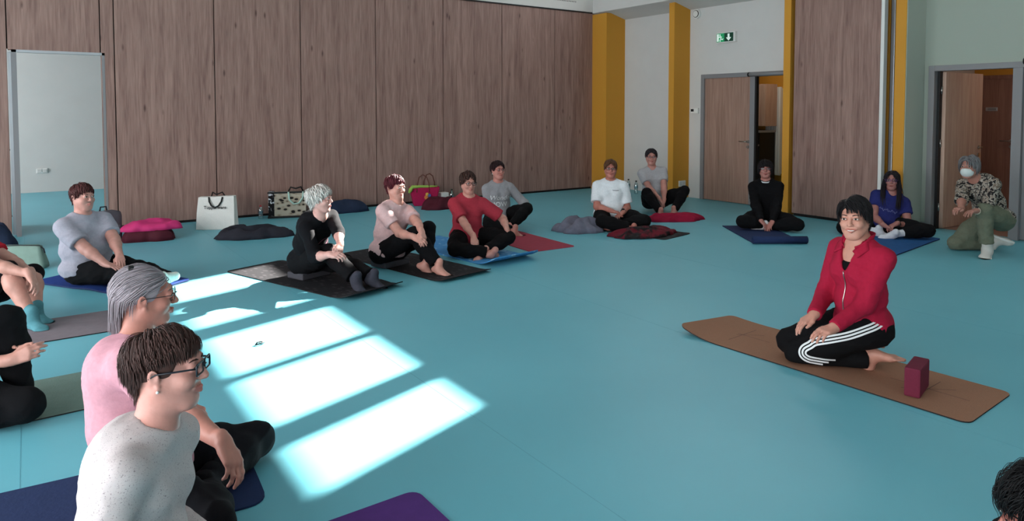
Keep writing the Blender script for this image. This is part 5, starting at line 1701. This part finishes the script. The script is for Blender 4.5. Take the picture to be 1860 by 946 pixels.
  'legR': {'kn': (8.283, 4.849, 0.11), 'an': (8.38, 4.314, 0.07), 'toe': (8.422, 4.115, 0.05), 'up': (0, -0.7, 0.5)},
  'legL': {'kn': (8.676, 3.875, 0.12), 'an': (8.351, 4.128, 0.07), 'toe': (8.231, 4.207, 0.04), 'up': (0, -0.7, 0.5)},
  'w': 1.02,
  'd': 1.02,
  'fat': 0.35,
  'belly': 0.3,
  'bust': 1.1,
  'seed': 14,
  'hair': {'n': 1120,
           'len': [0.09, 0.2, 0.25, 0.26, 0.26],
           'thick': 0.02,
           'w': 0.0052,
           'rgb': (26, 20, 26),
           'part': 0.05,
           'fall': 0.0,
           'jit': 0.08,
           'line': [0.5, 0.45, 0.28, 0.02, -0.28, -0.75, -0.85]},
  'skin': (158, 104, 96),
  'glasses': (90, 44, 110),
  'grr': 0.6,
  'ghg': 0.015,
  'brow': (36, 28, 30),
  'feet': 'sock',
  'sockrgb': (205, 206, 212),
  'sockh': 0.14,
  'top': {'name': 't_shirt', 'rgb': (38, 42, 98), 'neckline': 'v', 'vd': 0.07, 'sleeve': 0.5, 'grow': 0.014, 'so': 0.016, 'fold': 0.005, 'hem': 0.05, 'long': 1},
  'trs': {'rgb': (12, 12, 15), 'to': 1.72, 'grow': 0.014},
  'hf': 0.005,
  'hb': 0.008,
  'hg': 0.008},
 {'key': 'mask',
  'label': 'woman with a white face mask in a leaf print blouse on one knee',
  'pel': (8.535, 3.156, 0.36),
  'neck': (8.279, 3.236, 0.744),
  'head': (8.14, 3.269, 0.93),
  'ta': 172.4,
  'pa': 164.4,
  'ha': -174.1,
  'armR': {'el': (8.107, 3.318, 0.513), 'wr': (7.794, 3.194, 0.495), 'tip': (7.642, 3.228, 0.526), 'curl': 0.5},
  'armL': {'el': (8.501, 3.125, 0.432), 'wr': (7.963, 3.125, 0.495), 'tip': (7.804, 3.162, 0.487), 'curl': 0.4},
  'legR': {'kn': (8.314, 3.445, 0.05), 'an': (8.607, 3.187, 0.085), 'toe': (8.682, 3.12, 0.05), 'up': (0.1, 0.1, -1)},
  'legL': {'kn': (7.823, 3.126, 0.747), 'an': (8.142, 3.077, 0.095), 'toe': (7.958, 3.05, 0.03)},
  'w': 1.0,
  'd': 1.05,
  'fat': 0.35,
  'belly': 0.3,
  'slouch': 0.04,
  'seed': 15,
  'hair': {'n': 920,
           'len': [0.075, 0.09, 0.1, 0.1, 0.1],
           'thick': 0.03,
           'w': 0.0052,
           'rgb': (112, 110, 112),
           'part': 0.2,
           'flow': (0, 0, -1),
           'fall': -0.05,
           'jit': 0.12,
           'line': [0.5, 0.45, 0.28, 0.0, -0.28, -0.75, -0.85]},
  'skin': (168, 116, 102),
  'brow': (90, 85, 85),
  'feet': 'shoe',
  'top': {'name': 'blouse',
          'mat': 'LEAF',
          'rgb': (120, 110, 105),
          'neckline': 'v',
          'vd': 0.07,
          'sleeve': 1.2,
          'grow': 0.016,
          'so': 0.016,
          'fold': 0.006,
          'hem': 0.07,
          'long': 1},
  'trs': {'rgb': (104, 108, 92), 'to': 1.86, 'grow': 0.018, 'flare': 0.012, 'fold': 0.008},
  'hf': 0.005,
  'hb': 0.007,
  'hg': 0.008},
 {'key': 'coach',
  'label': 'smiling woman with short black hair in a red zip jacket kneeling on the brown mat',
  'pel': (4.027, 2.142, 0.27),
  'neck': (4.003, 2.16, 0.731),
  'head': (3.893, 2.149, 0.911),
  'ta': 166.3,
  'pa': 134.3,
  'ha': -165.0,
  'armR': {'el': (4.072, 2.419, 0.341), 'wr': (3.732, 2.29, 0.337), 'tip': (3.664, 2.323, 0.295), 'curl': 0.3, 'n': (-0.3, 0.2, 0.9)},
  'armL': {'el': (4.21, 2.019, 0.361), 'wr': (3.627, 2.106, 0.329), 'tip': (3.524, 2.128, 0.311), 'curl': 0.35, 'n': (-0.3, -0.1, 0.9)},
  'legR': {'kn': (3.823, 2.529, 0.09), 'an': (4.16, 2.292, 0.07), 'toe': (4.217, 2.178, 0.05), 'up': (0, 0.15, -1)},
  'legL': {'kn': (3.681, 2.323, 0.09), 'an': (4.028, 2.105, 0.07), 'toe': (4.046, 1.987, 0.05), 'up': (0, 0.15, -1)},
  'w': 0.95,
  'd': 0.98,
  'fat': 0.2,
  'belly': 0.1,
  'bust': 1.0,
  'slouch': -0.01,
  'seed': 16,
  'smile': 2,
  'hp': -2,
  'hr': 4,
  'hair': {'n': 2600,
           'len': [0.055, 0.075, 0.085, 0.09, 0.09],
           'thick': 0.024,
           'w': 0.0022,
           'rgb': (20, 17, 20),
           'seg': 10,
           'part': 0.42,
           'flow': (0, -0.1, -1),
           'fall': -0.1,
           'jit': 0.07,
           'line': [0.5, 0.46, 0.3, 0.0, -0.28, -0.78, -0.88]},
  'skin': (192, 136, 118),
  'brow': (26, 20, 20),
  'top': {'name': 'zip_jacket',
          'rgb': (158, 26, 54),
          'neckline': 'v',
          'vd': 0.21,
          'vr': 0.064,
          'sleeve': 1.97,
          'grow': 0.014,
          'so': 0.012,
          'nr': 0.066,
          'fold': 0.005,
          'hem': 0.045,
          'long': 1},
  'trs': {'rgb': (14, 13, 15), 'to': 1.95, 'grow': 0.016, 'zmin': 0.02},
  'hf': 0.0026,
  'hb': 0.006,
  'hg': 0.006},
 {'key': 'corner',
  'label': 'person with short tousled black hair looking towards the brown mat',
  'pel': (1.895, 0.506, 0.14),
  'neck': (1.893, 0.529, 0.5),
  'head': (1.865, 0.555, 0.611),
  'ta': 136.0,
  'pa': 136.0,
  'ha': 125.2,
  'armR': {'el': (1.677, 0.554, 0.435), 'wr': (1.404, 0.503, 0.486), 'tip': (1.332, 0.492, 0.498)},
  'armL': {'el': (2.08, 0.63, 0.279), 'wr': (1.851, 0.665, 0.219), 'tip': (1.774, 0.658, 0.221)},
  'legR': {'kn': (1.498, 0.555, 0.403), 'an': (1.73, 0.615, 0.08), 'toe': (1.758, 0.658, 0.03)},
  'legL': {'kn': (1.919, 0.739, 0.21), 'an': (1.85, 0.708, 0.08), 'toe': (1.862, 0.748, 0.03)},
  'seed': 17,
  'hp': -8,
  'hair': {'n': 2400,
           'len': [0.075, 0.07, 0.07, 0.07, 0.08],
           'thick': 0.03,
           'w': 0.0013,
           'rgb': (9, 8, 10),
           'seg': 14,
           'fringe': (0.2, 1.0, 0.1),
           'flow': (0, 0.3, -1),
           'jit': 0.3,
           'puff': 0.06,
           'line': [0.42, 0.38, 0.25, -0.05, -0.28, -0.78, -0.88]},
  'skin': (190, 118, 104),
  'brow': (20, 16, 16),
  'top': {'name': 't_shirt', 'rgb': (40, 44, 60), 'neckline': 'crew', 'sleeve': 0.6},
  'trs': {'rgb': (14, 14, 17)},
  'hf': 0.0035,
  'hb': 0.008,
  'hg': 0.01}]
M['LEAF'] = two_tone('leaf_print', (30, 26, 27), (186, 176, 164), 'noise', 30, .47, .52, third=(.60, (118, 102, 90)))
M['SPECKLE'] = two_tone('speckled_jersey', (118, 104, 108), (198, 186, 186), 'noise', 300, .31, .41)
WHO = {}
for S in PEOPLE:
    if isinstance(S['top'].get('mat'), str): S['top']['mat'] = M[S['top']['mat']]
    person(S); WHO[S['key']] = S

# ------------------------------------------------------------------ details of single people
def chest_print(S, me, dz=0.0, dx=0.0, material=None, name='print'):
    B = S['_J']['chestB']; o = S['_J']['chest']+B[:, 1]*.19+B[:, 2]*dz-B[:, 0]*dx
    bm = project_mesh(me, o, -B[:, 0], B[:, 2], -B[:, 1], S['_bvh'], .004)
    return bm_obj(name, bm, material, S['_root'])

def stroke_mesh(pts, wdt):
    """flat ribbon in the xy plane along a polyline"""
    me = bpy.data.meshes.new('stroke'); bm = bmesh.new(); pr = None; n = len(pts)
    for i, p in enumerate(pts):
        a = Vector(pts[max(i-1, 0)]); b = Vector(pts[min(i+1, n-1)]); t = (b-a).normalized(); nn = Vector((-t.y, t.x))*wdt/2
        q = (bm.verts.new((p[0]+nn.x, p[1]+nn.y, 0)), bm.verts.new((p[0]-nn.x, p[1]-nn.y, 0)))
        if pr: bm.faces.new((pr[0], q[0], q[1], pr[1]))
        pr = q
    bm.to_mesh(me); bm.free(); return me
M['print_white'] = mat('white_print', (225, 225, 226), .7); M['print_pale'] = mat('pale_blue_print', (112, 116, 160), .7); M['print_pink'] = mat('pink_print', (150, 84, 104), .7); M['print_dark'] = mat('dark_print', (60, 58, 70), .7)
S = WHO['sweater']
chest_print(S, text_mesh('Wonder', .085, shear=.25), -.06, .0, M['print_white'], 'lettering')
chest_print(S, text_mesh('NOW', .085), -.145, -.03, M['print_white'], 'lettering')
S = WHO['bluetee']
chest_print(S, stroke_mesh([(-.10+.008*i, .012*math.sin(i*1.9)+.010*math.sin(i*.8)) for i in range(26)], .005), -.11, .0, M['print_pale'], 'script_print')
S = WHO['whitetee']
chest_print(S, stroke_mesh([(-.04+.005*i, .006*math.sin(i*2.1)) for i in range(17)], .005), .015, .06, M['print_dark'], 'script_print')
S = WHO['blacktop']
chest_print(S, stroke_mesh([(.02+.085*math.cos(a)-.03*math.cos(2*a), .028*math.sin(a)+.018*math.cos(a)) for a in [i*2*math.pi/40 for i in range(41)]], .007), -.085, .02, M['print_pink'], 'emblem')

# earrings
def earring(S, s, material, r=.004):
    p = S['_hc']+S['_HB'] @ (V3(s*.082, .004, -.044)*S['_hs'])
    bm = bmesh.new(); bmesh.ops.create_uvsphere(bm, u_segments=8, v_segments=6, radius=r, matrix=Matrix.Translation(p)); bm_obj('earring', bm, material, S['_root'], True)
earring(WHO['brown'], 1, M['plastic'], .0045); earring(WHO['sweater'], 1, M['plastic'], .006)

# hair tie of the grey bob
S = WHO['greybob']; tpos = S['_hc']+S['_HB'] @ (V3(.03, -.05, .118)*S['_hs'])
bm = bmesh.new(); add_box(bm, [float(v)-.010 for v in tpos], [float(v)+.010 for v in tpos], .004); bm_obj('hair_tie', bm, M['black'], S['_root'])

# white collar under the black sweater
def neck_ring(S, r, z0, z1, material, name, open_front=0.0, flare=.012, tilt=.02, solid=.004):
    J = S['_J']; B = J['chestB']; n = 40; bm = bmesh.new(); prev = None
    for i in range(n+1):
        a = open_front+(2*math.pi-2*open_front)*i/n            # 0 = front
        d = B[:, 0]*math.sin(a)+B[:, 1]*math.cos(a)
        fr = max(0, math.cos(a))
        lo = J['neck']+B[:, 1]*.012+d*(r+.004*fr)+B[:, 2]*(z0-tilt*fr); hi = J['neck']+B[:, 1]*.012+d*(r+flare)+B[:, 2]*(z1-tilt*1.2*fr)
        q = (bm.verts.new(lo), bm.verts.new(hi))
        if prev: bm.faces.new((prev[0], q[0], q[1], prev[1]))
        prev = q
    o = bm_obj(name, bm, material, S['_root'], True); m = o.modifiers.new('thick', 'SOLIDIFY'); m.thickness = solid; m.offset = 0
    return o
neck_ring(WHO['blacksweater'], .066, -.012, .008, cloth_mat((206, 206, 208)), 'collar', 0.0, .004)

# wrist watch
def watch(S, s, rgb):
    J = S['_J']; d = unit(J['wr'][s]-J['el'][s]); c = J['wr'][s]-d*.03; bm = bmesh.new()
    F = frame(d, V3(0, 0, 1)); pts = [Vector(c+(F[:, 0]*math.cos(a)+F[:, 2]*math.sin(a))*.032) for a in [i*2*math.pi/20 for i in range(20)]]
    add_tube(bm, pts, .008, 6, closed=True); w_ = bm_obj('wrist_watch', bm, pm('strap', rgb, rough=.5), S['_root'], True)
    p = c+F[:, 2]*.036; bm = bmesh.new(); add_box(bm, [float(v)-.014 for v in p], [float(v)+.012 for v in p], .005); bm_obj('dial', bm, M['black'], w_)
watch(WHO['bluetee'], -1, (12, 12, 14)); watch(WHO['mask'], -1, (176, 168, 150)); watch(WHO['whitetee'], -1, (20, 20, 22))

# face mask
S = WHO['mask']; c, B, hs = S['_hc'], S['_HB'], S['_hs']
g = [ellip(c+B @ (V3(0, .052, -.052)*hs), np.array((.062, .066, .056))*hs, B, .01), ellip(c+B @ (V3(0, .092, -.040)*hs), np.array((.028, .034, .030))*hs, B, .03),
     ellip(c+B @ (V3(0, -.055, -.04)*hs), np.array((.2, .10, .2))*hs, B, .004, 's'), ellip(c+B @ (V3(0, .06, .055)*hs), np.array((.10, .10, .075))*hs, B, .006, 's')]
v, q = sdf_mesh([g], .004, 2); mk_ = link('face_mask', np_mesh('face_mask', v, q), pm('mask', (206, 210, 208), rough=.8), S['_root'])
for s in (-1, 1): tube('ear_loop', [Vector(c+B @ (V3(*p)*hs)) for p in ((s*.058, .055, -.035), (s*.074, .03, -.012), (s*.086, -.012, .004), (s*.082, -.022, -.02), (s*.066, .03, -.055), (s*.055, .052, -.065))], .0016, M['plastic'], mk_)

# trainers
for s in (1, -1):
    a, d, up = S['_J']['foot'][s]
    shoe = foot_prims(a, d, up, s, .95, .012, False)
    v, q = sdf_mesh([shoe], .005, 2); v[:, 2] = np.maximum(v[:, 2], .012)
    so_ = link('trainer', np_mesh('trainer', v, q), pm('trainer', (196, 192, 186), rough=.6), S['_root'])
    F = frame(d, up)
    T = lambda x, y, z: Vector(a+F @ (V3(x*s, y, z)*.95))
    for k in range(4): tube('lace', [T(-.022, .045+.02*k, -.010-.010*k), T(0, .05+.02*k, .004-.010*k), T(.022, .045+.02*k, -.014-.010*k)], .0035, M['grey'], so_)
    g = [rcone(a+F @ V3(0, -.05, -.070), a+F @ V3(-.012, .10, -.070), .034, .042, .02), rcone(a+F @ V3(-.012, .10, -.070), a+F @ V3(-.006, .15, -.070), .042, .032, .02)]
    tilt = Prim(lambda P: -((P-(a-F[:, 2]*.058)) @ F[:, 2]), V3(-2, -2, -2), V3(2, 2, 2), .004, 's'); tilt2 = Prim(lambda P: ((P-(a-F[:, 2]*.084)) @ F[:, 2]), V3(-2, -2, -2), V3(2, 2, 2), .004, 's')
    v, q = sdf_mesh([g+[tilt, tilt2]], .005, 1); v[:, 2] = np.maximum(v[:, 2], .002)
    link('sole', np_mesh('sole', v, q), M['plastic'], so_)

# red zip jacket: vest below, fold-down collar, zip, trouser stripes
S = WHO['coach']; J = S['_J']; B = J['chestB']
g = torso_prims(J, .003, S['w'], S['d'], S['belly'], S['bust'])
nk = J['neck']
g += [ellip(nk+B[:, 2]*.03+B[:, 1]*.02, (.10, .09, .08), B, .006, 's'), ellip(nk+B[:, 1]*.12-B[:, 2]*.045, (.085, .09, .075), B, .006, 's'),
      Prim(lambda P: -((P-(J['pel']+V3(0, 0, .05))) @ V3(0, 0, -1)), V3(-1, -1, -1), V3(1, 1, 1), .01, 's')]
v, q = sdf_mesh([g], .008, 2); link('vest_top', np_mesh('vest_top', v, q), cloth_mat((12, 11, 13)), S['_root'])
red = cloth_mat((158, 26, 54))
neck_ring(S, .070, -.022, .030, red, 'collar', .50, .020, .055, .006)
for s in (-1, 1):                                           # the turned-down lapels of the open collar
    bm = bmesh.new()
    e0 = nk+B[:, 1]*.075+B[:, 0]*s*.040-B[:, 2]*.045; pts = [nk+B[:, 0]*s*.075+B[:, 1]*.03+B[:, 2]*.012, nk+B[:, 0]*s*.112+B[:, 1]*.055-B[:, 2]*.040, nk+B[:, 0]*s*.085+B[:, 1]*.118-B[:, 2]*.078, e0+B[:, 1]*.030-B[:, 2]*.008]
    bm.faces.new([bm.verts.new(Vector(p)) for p in pts])
    bmesh.ops.subdivide_edges(bm, edges=bm.edges[:], cuts=3, use_grid_fill=True)
    lp = bm_obj('lapel', bm, red, S['_root'], True); m_ = lp.modifiers.new('thick', 'SOLIDIFY'); m_.thickness = .008; m_.offset = 0
pts = []
for i in range(18):
    p = Vector(nk-B[:, 2]*(.17+.0175*i)+B[:, 1]*.5); hit = S['_bvh'].ray_cast(p, Vector(-B[:, 1]), 1.0)[0]
    if hit is not None: pts.append(hit+Vector(B[:, 1])*.003)
tube('zip', pts, .0035, M['steel'], S['_root'], 6)
s = -1; hip, kn, an = J['hip'][s], J['kn'][s], J['an'][s]; ax = unit((kn-hip)*V3(1, 1, 0)); up = V3(0, 0, 1); out = unit(np.cross(up, ax)+V3(0, 0, .12))
def side(u, z): return hip+ax*u+up*(z-hip[2])               # a point of the side plane
uk = (kn-hip) @ ax
ctrl = [(-.10, .37), (-.065, .315), (.0, .275), (.09, .225), (.18, .19), (.26, .16), (uk*.80, .135), (uk*.885, .110), (uk*.91, .085), (uk*.88, .062), (uk*.79, .048), (.22, .044), (.10, .046), (.0, .048), (-.04, .048)]
cp = [side(*c_) for c_ in ctrl]
def catmull(P, n=7):
    o_ = []
    for i in range(len(P)-1):
        p0, p1, p2, p3 = P[max(i-1, 0)], P[i], P[i+1], P[min(i+2, len(P)-1)]
        for k in range(n):
            t = k/n; o_.append(.5*((2*p1)+(-p0+p2)*t+(2*p0-5*p1+4*p2-p3)*t*t+(-p0+3*p1-3*p2+p3)*t**3))
    return o_+[P[-1]]
path = catmull(cp)
tro = [o for o in S['_root'].children if o.name.startswith('trousers')][0]
for k in (-1, 0, 1):
    bm = bmesh.new(); prev = None
    for i, p in enumerate(path):
        t = unit(path[min(i+1, len(path)-1)]-path[max(i-1, 0)]); nn = unit(np.cross(t, out))
        q = []
        for e in (-.0052, .0052):
            o_ = Vector(p+nn*(k*.0175+e)+out*.4); hit = S['_tbvh'].ray_cast(o_, Vector(-out), .8)[0]
            q.append(None if hit is None or (np.array(hit)-hip) @ out < .015 else hit+Vector(out)*.0035)
        if None in q: prev = None; continue
        q = [bm.verts.new(x) for x in q]
        if prev and (prev[0].co-q[0].co).length < .05: bm.faces.new((prev[0], q[0], q[1], prev[1]))
        prev = q
    bm_obj('stripe', bm, M['print_white'], tro)
# ring on the left hand
hd = unit(np.array(S['armL']['tip'])-np.array([S['pel'][0], S['pel'][1], 0])-J['wr'][-1])

# long front strands of the dark-haired woman
S = WHO['bluetee']; c, B = S['_hc'], S['_HB']; rs = np.random.RandomState(3); bm = bmesh.new()
for s in (-1, 1):
    for i in range(70):
        x = s*(.070+rs.uniform(-.012, .022)); y = rs.uniform(-.02, .035); j = rs.normal(size=3)*.006; L = rs.uniform(.26, .36)
        pts = [c+B @ V3(x, y, .01), c+B @ V3(x*1.15, y+.012, -.06), c+B @ (V3(x*1.2, y+.05, -.14)+j), c+B @ (V3(x*1.15, y+.085, -.14-L*.33)+j*1.5), c+B @ (V3(x*1.05, y+.10, -.14-L*.6)+j*2)]
        add_tube(bm, [Vector(q) for q in pts], [.0035, .0045, .0045, .004, .0008], 4)
hr = [o for o in S['_root'].children if o.name.startswith('hair')][0]
tm_ = bpy.data.meshes.new('hair'); bm.to_mesh(tm_); bm.free()
bm = bmesh.new(); bm.from_mesh(hr.data); bm.from_mesh(tm_); bm.to_mesh(hr.data); bm.free()
